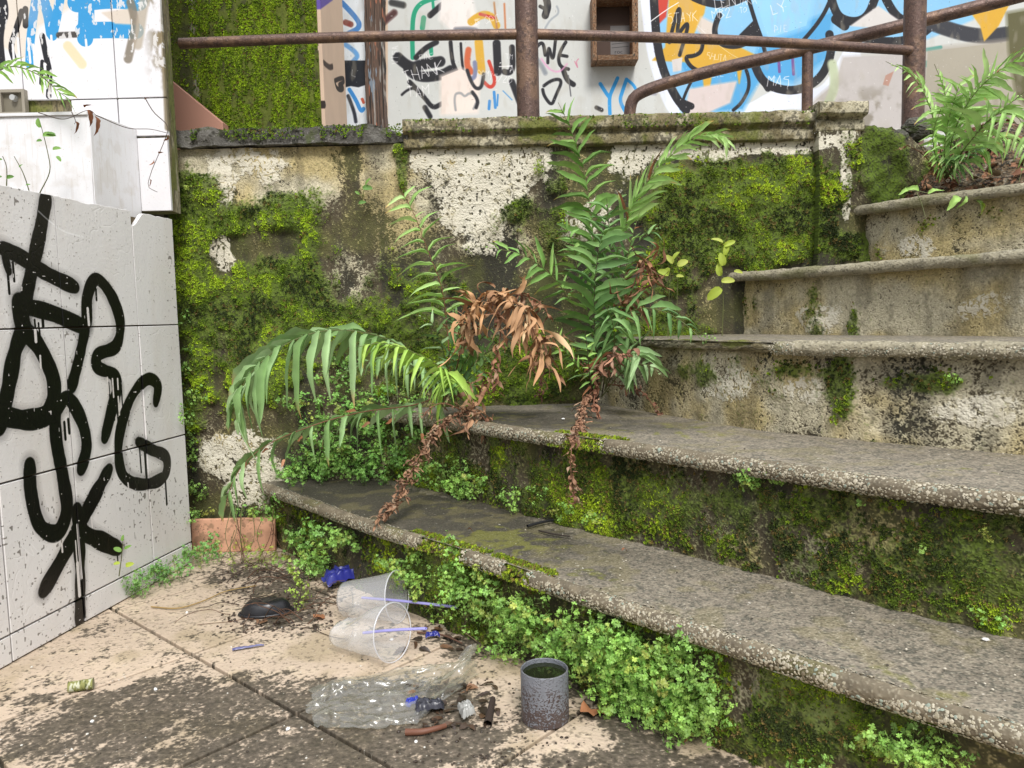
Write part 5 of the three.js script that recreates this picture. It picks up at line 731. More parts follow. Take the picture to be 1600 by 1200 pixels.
{ // the pale fern above the top step
  const b = onZ(1478, 285, -1.72), F = thing('fern', 'pale green fern spreading over the top step beside the railing post', 'fern', null, b);
  const c = [1478, 280, -1.72];
  frond(F, [c, [1466, 220, -1.68], [1450, 160, -1.64], [1424, 118, -1.6], [1384, 96, -1.57]], { pairs: 12, from: 0.35, len: 0.062, w: 0.0125, col: 'pale', ang: 0.8, bend: 2 });
  frond(F, [c, [1490, 210, -1.66], [1520, 150, -1.6], [1560, 112, -1.55], [1612, 84, -1.5]], { pairs: 15, from: 0.25, len: 0.085, w: 0.0115, col: 'pale', ang: 0.9, bend: 2, prof: (u) => 1 - 0.4 * u });
  frond(F, [c, [1520, 215, -1.62], [1560, 178, -1.55], [1592, 185, -1.5], [1604, 230, -1.47], [1592, 285, -1.46]], { pairs: 10, from: 0.2, len: 0.09, w: 0.0115, col: 'pale', ang: 0.9, bend: 3, drop: 0.3 });
  frond(F, [c, [1476, 230, -1.66], [1484, 180, -1.63], [1500, 130, -1.6]], { pairs: 16, from: 0.12, len: 0.062, w: 0.01, col: 'pale', ang: 1.0, bend: 2, prof: (u) => 1 - 0.3 * u });
  frond(F, [c, [1505, 235, -1.64], [1545, 190, -1.58], [1605, 140, -1.52]], { pairs: 14, from: 0.15, len: 0.08, w: 0.011, col: 'pale', ang: 0.9, bend: 2 });
  frond(F, [c, [1500, 200, -1.68], [1530, 130, -1.64], [1585, 104, -1.6]], { pairs: 14, from: 0.25, len: 0.08, w: 0.0105, col: 'pale', ang: 0.95, bend: 2 });
  frond(F, [c, [1480, 190, -1.7], [1475, 140, -1.68], [1460, 100, -1.66]], { pairs: 12, from: 0.3, len: 0.055, w: 0.0105, col: 'pale', ang: 0.8, bend: 1 });
  frond(F, [c, [1520, 240, -1.66], [1570, 215, -1.6], [1612, 240, -1.55]], { pairs: 12, from: 0.15, len: 0.075, w: 0.0105, col: 'pale', ang: 0.95, bend: 3, drop: 0.2 });
  frond(F, [c, [1462, 245, -1.66], [1458, 210, -1.63], [1470, 170, -1.6]], { pairs: 12, from: 0.1, len: 0.045, w: 0.009, col: 'light', ang: 1.0, bend: 2 });
  frond(F, [c, [1500, 250, -1.65], [1520, 235, -1.61], [1550, 232, -1.58]], { pairs: 12, from: 0.1, len: 0.05, w: 0.008, col: 'dark', ang: 1.0, bend: 2, drop: 0.3 });
  deadFrond(F, [c, [1440, 240, -1.7], [1416, 226, -1.69]], { count: 14, len: 0.03, curl: 1.2, hang: 0.2, w: 0.004 });
  deadFrond(F, [c, [1452, 270, -1.68], [1440, 290, -1.66]], { count: 12, len: 0.03, curl: 1.2, hang: 0.2, w: 0.004 });
}
{ // small sprig over the white tiles
  const b = onZ(-20, 118, -1.5), F = thing('fern', 'thin young fern frond trailing in front of the white tiled pier', 'fern', null, b);
  frond(F, [[-20, 118, -1.55], [20, 104, -1.54], [62, 118, -1.53], [90, 142, -1.52], [110, 156, -1.52]], { pairs: 14, from: 0.02, len: 0.045, w: 0.0055, col: 'light', ang: 0.8, bend: 1, prof: (u) => 0.8 });
  frond(F, [[64, 118, -1.53], [78, 132, -1.52], [80, 144, -1.52]], { pairs: 4, from: 0.1, len: 0.02, w: 0.006, col: 'light', ang: 0.9 });
}

// ---------------------------------------------------------------- small-leaved creeping herbs
const LEAFLET6 = (() => { const p = [[0, 0, 0], [0.35, 0.06, 0.15], [0.35, 0.06, -0.15], [0.72, 0.02, 0.24], [0.72, 0.02, -0.24], [1, -0.1, 0]], t = [[0, 1, 2], [1, 3, 2], [2, 3, 4], [3, 5, 4]]; return [p, t]; })();
function sprigGeo(variant) { // one leafy shoot about one unit long growing along +y
  const pos = [], col = []; const leaf = (o, d, up, l, c) => { const b = V(0, 0, 0).crossVectors(d, up).normalize(), u = V(0, 0, 0).crossVectors(b, d); const P = LEAFLET6[0].map(([x, y, z]) => o.clone().addScaledVector(d, x * l).addScaledVector(u, y * l).addScaledVector(b, z * l)); for (const t of LEAFLET6[1]) for (const i of t) { pos.push(P[i].x, P[i].y, P[i].z); col.push(c, c, c); } };
  const stem = (a, b, w) => { const s = V(w, 0, 0), q = V(0, 0, w); for (const e of [s, q]) { const A = a.clone().add(e), B = a.clone().sub(e), C = b.clone().add(e); for (const p of [A, B, C]) { pos.push(p.x, p.y, p.z); col.push(0.7, 0.55, 0.45); } } };
  const rosette = (o, dir, s) => { const n = 6 + Math.floor(rr(0, 3)), x = V(1, 0, 0).cross(dir).normalize(), z = x.clone().cross(dir); for (let i = 0; i < n; i++) { const a = i / n * 6.283 + rr(-0.3, 0.3), out = x.clone().multiplyScalar(Math.cos(a)).addScaledVector(z, Math.sin(a)); leaf(o, out.addScaledVector(dir, rr(0.15, 0.6)).normalize(), dir, s * rr(0.7, 1.2), rr(0.75, 1.2)); } };
  let p = V(0, 0, 0), d = V(rr(-0.2, 0.2), 1, rr(-0.2, 0.2)).normalize(); const nodes = 6 + variant % 3;
  for (let i = 0; i < nodes; i++) {
    const q = p.clone().addScaledVector(d, 0.17); stem(p, q, 0.013);
    const a = i * 1.7 + variant; for (const s of [0, Math.PI]) { const out = V(Math.cos(a + s), 0.55, Math.sin(a + s)).normalize(); if (i > 0 && rnd() < 0.75) { const e = q.clone().addScaledVector(out, rr(0.1, 0.3)); stem(q, e, 0.01); rosette(e, out, rr(0.075, 0.14)); } else leaf(q, out, V(0, 1, 0), 0.12, rr(0.8, 1.1)); }
    p = q; d.x += rr(-0.25, 0.25); d.z += rr(-0.25, 0.25); d.normalize();
  }
  rosette(p, d, 0.13);
  const g = new THREE.BufferGeometry(); g.setAttribute('position', new THREE.Float32BufferAttribute(pos, 3)); g.setAttribute('color', new THREE.Float32BufferAttribute(col, 3)); return g;
}
const SPRIGS = [0, 1, 2, 3, 4].map(sprigGeo);
const herbMat = new THREE.MeshPhysicalMaterial({ vertexColors: true, roughness: 0.55, transmission: 0.25, thickness: 0, side: THREE.DoubleSide });
function herb(label, areas, o = {}) { // areas: [cx, cy, rx, ry, count] in photo pixels; each shoot roots on the surface it meets
  const geos = []; let first = null; const c0 = (o.col || [0.15, 0.32, 0.055]).map((c, i) => c * [1.9, 1.75, 1.9][i]);
  for (const [cx, cy, rx, ry, n] of areas) for (let i = 0; i < n; i++) {
    const a = rr(0, 6.283), r = Math.sqrt(rnd()), px = cx + Math.cos(a) * rx * r, py = cy + Math.sin(a) * ry * r, h = hit(px, py); if (!h) continue; if (!first) first = h.p.clone();
    const d = h.n.clone().multiplyScalar(rr(0.5, 1.1)); d.y += rr(0.1, 0.75) - (o.hang || 0); d.x += rr(-0.7, 0.7); d.z += rr(-0.35, 0.6); d.normalize();
    const s = (o.size || 0.036) * rr(0.6, 1.5), g = SPRIGS[Math.floor(rr(0, 5))].clone(); g.rotateY(rr(0, 6.28)); g.applyQuaternion(new THREE.Quaternion().setFromUnitVectors(V(0, 1, 0), d)); g.scale(s, s, s); const q = h.p.clone().addScaledVector(h.n, -0.002); g.translate(q.x, q.y, q.z);
    const k = rr(0.65, 1.2), yl = rnd() < 0.12 ? rr(0.1, 0.22) : rr(0, 0.06), C = g.attributes.color; for (let j = 0; j < C.count; j++) C.setXYZ(j, C.getX(j) * (c0[0] + yl) * k, C.getY(j) * c0[1] * k, C.getZ(j) * c0[2] * k); geos.push(g);
  }
  const T = thing('creeping_herb', label, 'plant', 'small-leaved herbs growing from the cracks', first); const g = mergeGeometries(geos); g.translate(-first.x, -first.y, -first.z); g.computeVertexNormals(); part('foliage', g, herbMat, T).userData.kind = 'stuff'; return T;
}
herb('dense bright herb cushion at the foot of the lowest riser beside the grey pipe', [[930, 1010, 60, 45, 60], [860, 1000, 60, 50, 60], [990, 1040, 50, 50, 55], [1060, 1060, 70, 50, 80], [1000, 1090, 50, 30, 40], [1080, 1120, 60, 40, 90], [1010, 1120, 40, 30, 40], [960, 1040, 90, 30, 60]], { size: 0.033 });
herb('leafy herb trail climbing the lowest riser below the broken nosing', [[800, 985, 50, 40, 46], [760, 940, 45, 45, 46], [720, 900, 30, 25, 26], [960, 985, 30, 14, 12], [820, 960, 40, 20, 16]], { size: 0.032 });
herb('round herb tuft below the rounded nosing by the fallen cups', [[650, 885, 24, 28, 24], [655, 915, 22, 14, 10]], { size: 0.034 });
herb('herb tuft at the corner of the lowest step above the blue wrapper', [[500, 860, 40, 30, 36], [545, 840, 30, 20, 18], [480, 900, 30, 20, 18], [440, 800, 30, 12, 8]], { size: 0.038, col: [0.13, 0.3, 0.05] });
herb('wide shaded herb mat under the arching fern', [[540, 690, 60, 40, 70], [600, 640, 50, 30, 46], [510, 720, 50, 30, 44], [580, 740, 60, 22, 46], [640, 690, 40, 40, 34], [470, 750, 40, 20, 22], [530, 590, 30, 30, 20], [650, 745, 30, 20, 16], [500, 650, 50, 30, 24]], { size: 0.036, col: [0.12, 0.29, 0.05] });
herb('bright herb tuft on the second step riser beside the fallen dry frond', [[735, 765, 32, 24, 34], [690, 745, 26, 18, 16], [720, 740, 20, 14, 10]], { size: 0.032 });
herb('loose herb sprigs at the back of the lowest tread', [[800, 785, 20, 10, 5], [838, 780, 14, 12, 5], [808, 802, 12, 6, 4], [882, 800, 14, 10, 6], [930, 820, 22, 6, 7], [815, 770, 8, 8, 2]], { size: 0.024 });
herb('flat herb sprig under the second nosing', [[1160, 748, 22, 8, 6], [1200, 756, 22, 6, 6], [1180, 764, 14, 4, 3]], { size: 0.024 });
herb('low herb sprays on the near end of the lowest riser', [[1380, 1165, 40, 22, 16], [1430, 1185, 40, 16, 14], [1460, 1170, 20, 14, 6], [1300, 1195, 20, 5, 4]], { size: 0.028 });
herb('green herb fringe along the foot of the tagged tiles', [[300, 880, 40, 14, 26], [250, 905, 40, 14, 28], [215, 930, 22, 10, 14], [330, 872, 18, 10, 10]], { size: 0.03, col: [0.09, 0.25, 0.05] });
herb('herb trail running up the corner between tiles and mossy wall', [[302, 620, 20, 22, 16], [296, 590, 12, 16, 8], [300, 660, 22, 10, 10], [306, 700, 8, 40, 12], [310, 780, 12, 36, 16], [298, 810, 12, 14, 8], [290, 510, 6, 14, 5], [300, 550, 10, 14, 6]], { size: 0.026 });
herb('little herb tuft beside the upper edge of the tagged tiles', [[284, 302, 14, 10, 7], [278, 315, 10, 6, 3]], { size: 0.026 });
herb('tiny herb plants dotted over the third riser', [[1500, 596, 4, 4, 2], [1110, 540, 12, 20, 4]], { size: 0.02 });
herb('tiny herb plants dotted over the second riser', [[1350, 785, 4, 3, 2], [1558, 848, 5, 4, 2], [1447, 862, 4, 3, 2], [1212, 758, 8, 4, 2], [1545, 972, 16, 4, 4]], { size: 0.018 });
herb('pale trailing weed in the littered floor corner', [[380, 880, 30, 24, 12], [430, 880, 20, 14, 6], [478, 935, 16, 26, 8], [400, 830, 12, 40, 8]], { size: 0.026, col: [0.22, 0.36, 0.05] });

// ---------------------------------------------------------------- seedlings and vines with single leaves
const roundLeaf = (() => { const n = 10, pos = [0, 0, 0], idx = []; for (let i = 0; i <= n; i++) { const a = i / n * 6.283, r = 0.5 * (1 - 0.18 * Math.cos(a)), x = 0.5 - Math.cos(a) * r * 1.1, z = Math.sin(a) * r * 0.85; pos.push(x, 0.12 * Math.abs(z) * 2 - 0.25 * x * x, z); } pos[0] = 0.5; pos[1] = -0.06; for (let i = 1; i <= n; i++) idx.push(0, i, i + 1); const g = new THREE.BufferGeometry(); g.setAttribute('position', new THREE.Float32BufferAttribute(pos, 3)); g.setIndex(idx); g.computeVertexNormals(); tint(g, 1, 1, 1); return g; })();
const yel = [leafMat(0.42, 0.52, 0.06, 0.5, 0.35), leafMat(0.5, 0.56, 0.1, 0.5, 0.35)], grn = [leafMat(0.17, 0.32, 0.06, 0.5), leafMat(0.12, 0.25, 0.05, 0.5)];
function seedling(label, stems, leaves, mats, z, group) { // stems: pixel paths; leaves: [px, py, size in px, turn]
  const p0 = onZ(stems[0][0][0], stems[0][0][1], z), T = thing('seedling', label, 'plant', group, p0);
  for (const s of stems) part('stem', taperTube(s.map((q, i) => onZ(q[0], q[1], z + (q[2] ?? 0.03 * i / s.length)).sub(p0)), 0.0011, 0.0006, 14, 5), stalkMat, T);
  for (const [x, y, s, a, len] of leaves) { const m = part('leaf', len ? LEAF[1][0] : roundLeaf, mats[Math.floor(rr(0, mats.length))], T); m.position.copy(onZ(x, y, z + 0.025)).sub(p0); const d = V(Math.cos(a), Math.sin(a), rr(0.1, 0.5)).normalize(), up = V(-Math.sin(a) * 0.3, 0.5, 0.9); up.addScaledVector(d, -up.dot(d)).normalize(); m.quaternion.setFromRotationMatrix(new THREE.Matrix4().makeBasis(d, up, V(0, 0, 0).crossVectors(d, up))); const k = 0.7 * s * -z / FOCAL; m.scale.set(k, k * 1.6, len ? k * len : k * rr(0.55, 0.85)); m.rotateX(rr(-0.5, 0.5)); }
}
seedling('yellow green twin seedling with round leaves beside the tall fern', [[[1044, 552], [1044, 490], [1048, 425]], [[1060, 552], [1058, 480], [1060, 412]]], [[1046, 430, 22, 2.6], [1058, 416, 22, 0.6], [1052, 412, 20, 2.2], [1052, 406, 18, 1.2], [1056, 432, 14, 0.2], [1046, 418, 18, -2.2]], yel, -1.72);
seedling('lanky yellow seedling in front of the fourth nosing', [[[1128, 530], [1130, 470], [1128, 430], [1132, 380]]], [[1128, 450, 32, -2.6], [1126, 440, 26, 0.2], [1130, 416, 24, 1.8], [1132, 400, 26, 1.4], [1130, 385, 24, 0.5], [1130, 380, 22, 2.5], [1146, 424, 18, 0], [1126, 432, 24, 1.9]], yel, -1.7);
seedling('two leaved seedling high on the bare plaster', [[[566, 320], [568, 300], [572, 288]]], [[572, 290, 16, 1.2], [566, 294, 18, 0.1], [560, 318, 14, 0.3], [562, 304, 10, 2.4]], grn, ZW + 0.02);
seedling('leafy weed rooted on the fifth nosing', [[[1490, 306], [1510, 310], [1530, 316]], [[1410, 300], [1430, 298], [1450, 302]], [[1432, 300], [1440, 318], [1446, 340]]], [[1500, 308, 40, -2.5, 0.4], [1526, 312, 34, -1.0, 0.35], [1520, 310, 36, 0.3, 0.35], [1510, 306, 34, -2.1, 0.35], [1450, 302, 34, 0.3, 0.35], [1436, 298, 30, 2.8, 0.35], [1540, 312, 24, 0.9, 0.35], [1420, 298, 26, 3.3, 0.3], [1534, 316, 30, -1.6, 0.35]], [yel[0], fernMats.light[1]], -1.6);
seedling('slender stemmed weed rising before the glossy white tiles', [[[62, 302], [78, 266], [74, 236], [64, 196]]], [[66, 212, 22, 0.2], [64, 200, 18, 1.9], [72, 210, 16, 0.3], [82, 234, 14, 0.4], [88, 244, 12, -0.6], [66, 220, 10, 3]], grn, -1.5);
seedling('small weed at the ledge of the white tiles', [[[10, 300], [10, 260], [4, 244]], [[48, 306], [36, 270], [22, 244]]], [[4, 250, 14, 3], [4, 276, 18, 3.4], [10, 278, 14, 0.2], [30, 262, 8, 1], [40, 290, 8, 0.5]], [grn[1]], -1.45);
seedling('short weed in front of the tagged tiles', [[[186, 900], [190, 870], [192, 846]]], [[190, 862, 16, 2.4], [194, 858, 14, 0.6], [192, 846, 12, 1.6], [196, 884, 16, 0.4], [188, 880, 12, 2.9]], [yel[0], grn[0]], -1.45);
{
  const T = thing('dry_vine', 'withered brown vine hanging over the white tile edge', 'vine', null, onZ(140, 180, -1.48)), f = (pts) => part('stem', taperTube(pts.map(([x, y]) => onZ(x, y, -1.48).sub(T.position)), 0.0009, 0.0005, 24, 4), darkStalk, T);
  f([[60, 176], [100, 186], [140, 172], [150, 180]]); f([[226, 152], [240, 175], [262, 198], [256, 222], [244, 250], [236, 270], [232, 292], [246, 300]]); f([[150, 180], [200, 200], [236, 202], [262, 208]]); f([[112, 175], [118, 190], [116, 194]]);
  for (const [x, y, s, a] of [[118, 190, 20, -1.5], [136, 172, 24, -1.2], [148, 182, 28, -1.2], [132, 168, 16, 0.6], [240, 250, 12, -2], [234, 280, 12, -1.4], [248, 240, 10, 0.4], [226, 156, 8, 1], [262, 212, 14, -1.2]]) { const m = part('dead_leaf', LEAF[3][1], fernMats.dead[1], T); m.position.copy(onZ(x, y, -1.475)).sub(T.position); m.rotation.set(rr(-1, 1), rr(-0.5, 0.5), a); const k = s * 1.48 / FOCAL; m.scale.set(k, k, k * 0.5); }
}

// ---------------------------------------------------------------- soil, stones and litter above the top step
{
  const heapY = (a, b) => 0.766 + Math.min(1, 4 * b) * (0.17 * sm(0.1, 1, b) * mix(1, 0.35, sm(0.25, 0.7, a)) + 0.035 * (fbm(a * 14, b * 6, 4) - 0.35));
  const heapP = (a, b) => { const q = (0.08 + 0.6 * a) * NS, i = Math.floor(q), p = NOSE[5][i].clone().lerp(NOSE[5][i + 1], q - i), t = NOSE[5][i + 1].clone().sub(NOSE[5][i]).normalize(), d = 0.045 + 0.24 * b; return V(p.x + t.z * d, heapY(a, b), p.z - t.x * d); };
  const g = gridGeo(70, 30, heapP);
  const t = bake(512, 256, (u, v, o) => { const f = fbm(u * 40, v * 20, 4), f2 = fbm(u * 150, v * 75, 3), k = 0.4 + 1.0 * f2; o[0] = 0.13 * k; o[1] = 0.085 * k; o[2] = 0.045 * k; lerp3(o, 0.3, 0.13, 0.07, sm(0.55, 0.65, f) * 0.7); lerp3(o, 0.28, 0.25, 0.19, sm(0.62, 0.7, fbm(u * 90 + 9, v * 45, 2)) * 0.6); lerp3(o, 0.02, 0.016, 0.01, sm(0.55, 0.68, f2)); o[3] = f2; });
  single('soil_heap', g, baked(t, 0.012, 0.95), 'heap of dark soil on the upper step', 'soil');
  const L = []; for (let i = 0; i < 240; i++) { const hp = heapP(rr(0, 0.95), rr(0.02, 0.95)), q = LEAF[Math.floor(rr(0, 5))][0].clone(), s = rr(0.015, 0.035); q.scale(s, s, s * rr(0.25, 0.55)); q.rotateX(rr(-1, 1)); q.rotateY(rr(0, 6.3)); q.rotateZ(rr(-0.5, 0.5)); q.translate(hp.x, hp.y + 0.006, hp.z); const c = rr(0.5, 1.2); rnd() < 0.6 ? tint(q, 0.24 * c, 0.1 * c, 0.05 * c) : tint(q, 0.22 * c, 0.16 * c, 0.09 * c); L.push(q); }
  single('leaf_litter', merge(L), deadMat, 'brown leaf litter scattered over the soil heap', 'litter', null, 'stuff');
  const stoneMat = baked(bake(256, 256, (u, v, o) => { const f = fbm(u * 12, v * 12, 4), f2 = fbm(u * 50, v * 50, 3), k = 0.4 + f2; o[0] = 0.1 * k; o[1] = 0.094 * k; o[2] = 0.075 * k; lerp3(o, 0.05, 0.07, 0.012, sm(0.5, 0.65, f) * 0.8); o[3] = f2; }), 0.006, 0.95);
  for (const [px, py, s, z, lb] of [[1398, 214, 0.024, -1.82, 'grey stone lodged in the crumbled wall end'], [1430, 206, 0.034, -1.88, 'dark rough stone at the foot of the railing post']]) { const q = new THREE.IcosahedronGeometry(s, 3), c = onZ(px, py, z); warp(q, (p) => { const n = fbm(p.x * 40 + px, p.y * 40 + p.z * 30, 3); p.multiplyScalar(0.45 + 1.1 * n); p.y *= 0.8; }); q.translate(c.x, c.y, c.z); single('stone', q, stoneMat, lb, 'stone'); }
}

// ---------------------------------------------------------------- terracotta skirting tile by the wall
{
  const a = onZ(304, 864, -1.8), b = onZ(434, 864, -1.8), y1 = onZ(370, 809, -1.8).y, g = new RoundedBoxGeometry(b.x - a.x, y1, 0.014, 2, 0.002); warp(g, (p) => { p.x += p.x > 0 ? 0.003 * Math.sin(p.y * 70) : 0; }); g.rotateX(-0.06); g.translate((a.x + b.x) / 2, y1 / 2, -1.795);
  const t = bake(256, 128, (u, v, o) => { const f = fbm(u * 8, v * 4, 4), f2 = vn(u * 90, v * 45), k = 0.8 + 0.4 * f; o[0] = 0.56 * k; o[1] = 0.3 * k; o[2] = 0.19 * k; lerp3(o, 0.05, 0.03, 0.02, f2 > 0.9 ? 0.8 : 0); lerp3(o, 0.14, 0.1, 0.05, sm(0.55, 0.72, fbm(u * 20, v * 10, 3)) * 0.5); o[3] = f; });
  setUV(g, (x, y) => [(x - a.x) * 4, y * 8]); single('terracotta_tile', g, baked(t, 0.002, 0.8), 'upright terracotta tile leaning at the foot of the mossy wall', 'tile');
}

// ---------------------------------------------------------------- rubbish on the floor
const clear = phys(0.94, 0.945, 0.95, 0.12, { transmission: 0.82, thickness: 0, ior: 1.4, specularIntensity: 1 });
function cup(label, rimPx, dir, dent) { // a clear tumbler lying on its side, rim towards dir
  const R = 0.0455, r = 0.031, h = 0.108, prof = [[0.0005, 0.004], [r * 0.75, 0.004], [r * 0.8, 0], [r, 0.001]]; for (let i = 1; i <= 18; i++) { const t = i / 18; prof.push([mix(r, R - 0.002, t) + (t > 0.25 && t < 0.8 ? 0.0006 * Math.sin(t * 110) : 0), t * (h - 0.004)]); }
  const T = thing('plastic_cup', label, 'cup', 'discarded plastic cups'); const rc = onY(rimPx[0], rimPx[1], R + 0.001), ax = dir.clone().normalize(); ax.y = (R - r) / h; ax.normalize();
  const q = new THREE.Quaternion().setFromUnitVectors(V(0, 1, 0), ax), p0 = rc.clone().addScaledVector(ax, -h); T.position.copy(p0);
  const body = new THREE.LatheGeometry(prof.map((p) => new THREE.Vector2(p[0], p[1])), 56); body.applyQuaternion(q);
  if (dent) warp(body, (p) => { const d = p.dot(ax) / h, up = p.y + p0.y, k = sm(0.75, 0.1, d); const n = fbm(p.x * 50 + 3, p.z * 50 + p.y * 40, 3) - 0.5; if (up > 0.035) p.y -= (up - 0.035) * 0.62 * k; p.y += n * 0.008 * k; p.x += n * 0.008 * k; });
  part('cup_body', body, clear, T);
  const rim = new THREE.TorusGeometry(R, 0.0013, 8, 56); rim.rotateX(Math.PI / 2); rim.translate(0, h - 0.002, 0); rim.applyQuaternion(q); part('rim', rim, phys(0.9, 0.9, 0.92, 0.12, { transmission: 0.68, thickness: 0 }), T);
}
cup('clear plastic cup on its side touching the herb tuft, rim to the step', [622, 932], V(0.95, 0, 0.3), false);
cup('crumpled clear plastic cup lying on the peach tiles', [615, 988], V(0.87, 0, 0.5), true);
const lilac = phys(0.42, 0.4, 0.78, 0.35, { transmission: 0.3, thickness: 0 });
for (const [a, ha, b, hb, lb] of [[[566, 934], 0.03, [716, 949], 0.045, 'long lilac drinking straw poking out of the upright sided cup'], [[568, 989], 0.03, [666, 982], 0.052, 'short lilac drinking straw inside the crumpled cup']]) { const A = onY(a[0], a[1], ha), B = onY(b[0], b[1], hb), g = tube([A, A.clone().lerp(B, 0.4).add(V(0, 0.002, 0)), B], 0.0034, 20, 10); warp(g, (p) => { p.y = mix(p.y, A.y + (B.y - A.y) * (p.x - A.x) / (B.x - A.x), 0.35); }); single('drinking_straw', g, lilac, lb, 'straw', 'lilac straws'); }
{ // short grey pipe full of water
  const c = onY(852, 1122, 0), T = thing('pipe_stub', 'short grey plastic pipe standing upright full of dark water', 'pipe', null, V(c.x, 0, c.z)), R = 0.032, r = 0.0295, h = 0.07;
  const t = bake(512, 256, (u, v, o) => { const f = fbm(u * 26, v * 9, 4), f2 = fbm(u * 120, v * 44, 3); o[0] = 0.17; o[1] = 0.178; o[2] = 0.2; const k = 0.85 + 0.3 * f; o[0] *= k; o[1] *= k; o[2] *= k; const d = sm(0.5, 0.62, f2 * 0.7 + f * 0.3 + 0.16 * sm(0.6, 0.1, v)); lerp3(o, 0.05, 0.026, 0.018, d * 0.85 * sm(0.95, 0.6, v)); o[3] = 0.4 + 0.5 * d; });
  const outer = new THREE.LatheGeometry([[r, 0.001], [R, 0.001], [R, h - 0.001], [R - 0.0008, h], [r + 0.0008, h], [r, h - 0.001], [r, 0.001]].map((p) => new THREE.Vector2(p[0], p[1])), 64); setUV(outer, (x, y, z) => [Math.atan2(z, x) / 6.2832 + 0.5, y / h]); part('pipe_wall', outer, baked(t, 0.0015, 0.5), T);
  const w = new THREE.CylinderGeometry(r - 0.0004, r - 0.0004, h - 0.008, 48); w.translate(0, (h - 0.008) / 2 + 0.002, 0); part('water', w, phys(0.014, 0.018, 0.008, 0.03, { ior: 1.33 }), T);
}
{ // torn clear plastic bag
  const topE = [[482, 1082], [520, 1064], [580, 1058], [640, 1046], [690, 1040], [738, 1036]], botE = [[486, 1138], [530, 1142], [590, 1142], [650, 1136], [690, 1098], [742, 1058]], at = (L, a) => { const q = a * (L.length - 1), i = Math.min(L.length - 2, Math.floor(q)), f = q - i; return [mix(L[i][0], L[i + 1][0], f), mix(L[i][1], L[i + 1][1], f)]; };
  const RG = [[0.12, 0.1, 0, 0.007, 0.04], [0.34, -0.15, 1.2, 0.005, 0.035], [0.52, 0.12, 2.1, 0.009, 0.05], [0.7, -0.1, 3.3, 0.006, 0.035], [0.86, 0.02, 4.4, 0.008, 0.04], [0.2, 0.55, 5.2, 0.005, 0.035]];
  const g = gridGeo(130, 90, (a, b) => { const p = at(topE, a), q = at(botE, a), w = onY(mix(p[0], q[0], b) + 6 * Math.sin(b * 9), mix(p[1], q[1], b), 0), d = Math.abs(fbm(a * 3.2 + 2 * b, b * 7 - a * 2.5, 2) - 0.5), d2 = Math.abs(fbm(a * 8 + 4, b * 17 - a * 5, 2) - 0.5), e = Math.min(1, 8 * Math.min(a + 0.05, 1 - a + 0.2, b + 0.06, 1 - b + 0.06)); w.y = 0.0025 + e * (RG.reduce((q, [c, s, ph, k, wd]) => q + k * Math.exp(-Math.pow((b - c - s * a - 0.05 * Math.sin(a * 7 + ph)) / wd, 2)) * (0.4 + 0.6 * Math.abs(Math.sin(a * 4 + ph))), 0) + 0.006 * Math.pow(1 - 2 * d, 6) + 0.002 * Math.pow(1 - 2 * d2, 6)) + 0.025 * sm(0.86, 1, a) * (1 - b) ; w.x += 0.006 * (vn(a * 14, b * 30) - 0.5); w.z += 0.008 * (vn(a * 30, b * 10 + 9) - 0.5); return w; });
  single('plastic_bag', g, phys(0.82, 0.81, 0.74, 0.2, { transmission: 0.9, thickness: 0, ior: 1.55 }), 'torn crinkled clear plastic bag flattened on the floor', 'bag');
}
function crumple(name, label, cat, px, py, w, d, hgt, mat, turn = 0, amp = 1, yy = 0) { const c = onY(px, py, yy), g = gridGeo(16, 12, (a, b) => { const x = (a - 0.5) * w, z = (b - 0.5) * d * (1 - 0.4 * a); const k = Math.abs(fbm(a * 5 + px, b * 4 + py, 3) - 0.5); return V(x, 0.002 + hgt * amp * (1 - 2.4 * k) * Math.min(1, 5 * Math.min(a + 0.1, 1.1 - a, b + 0.1, 1.1 - b)) * 0.9, z); }); g.rotateY(turn); g.translate(c.x, yy, c.z); return single(name, g, mat, label, cat); }
const blueFoil = phys(0.025, 0.03, 0.22, 0.3, {}), darkFoil = phys(0.03, 0.03, 0.04, 0.35, {});
crumple('plastic_wrapper', 'dark blue crumpled wrapper behind the fallen cups', 'wrapper', 540, 915, 0.085, 0.05, 0.045, blueFoil, 0.5);
crumple('plastic_wrapper', 'flat blue wrapper strip lying on the bare tiles', 'wrapper', 388, 1014, 0.05, 0.008, 0.004, phys(0.1, 0.1, 0.22, 0.4), 0.35);
crumple('plastic_wrapper', 'small blue and black wrapper scrap next to the cup rim', 'wrapper', 676, 998, 0.024, 0.014, 0.012, blueFoil, 0.2);
crumple('plastic_wrapper', 'bright blue bit of foil on the clear bag', 'wrapper', 645, 1106, 0.02, 0.008, 0.016, phys(0.03, 0.05, 0.4, 0.3), 0.6);
crumple('plastic_wrapper', 'dark crumpled foil on the end of the clear bag', 'wrapper', 672, 1112, 0.04, 0.03, 0.018, darkFoil, 0.1);
crumple('plastic_wrapper', 'grey twist of film beside the dark stick', 'wrapper', 730, 1122, 0.02, 0.035, 0.022, phys(0.5, 0.5, 0.47, 0.25, { transmission: 0.4, thickness: 0 }), 0.3);
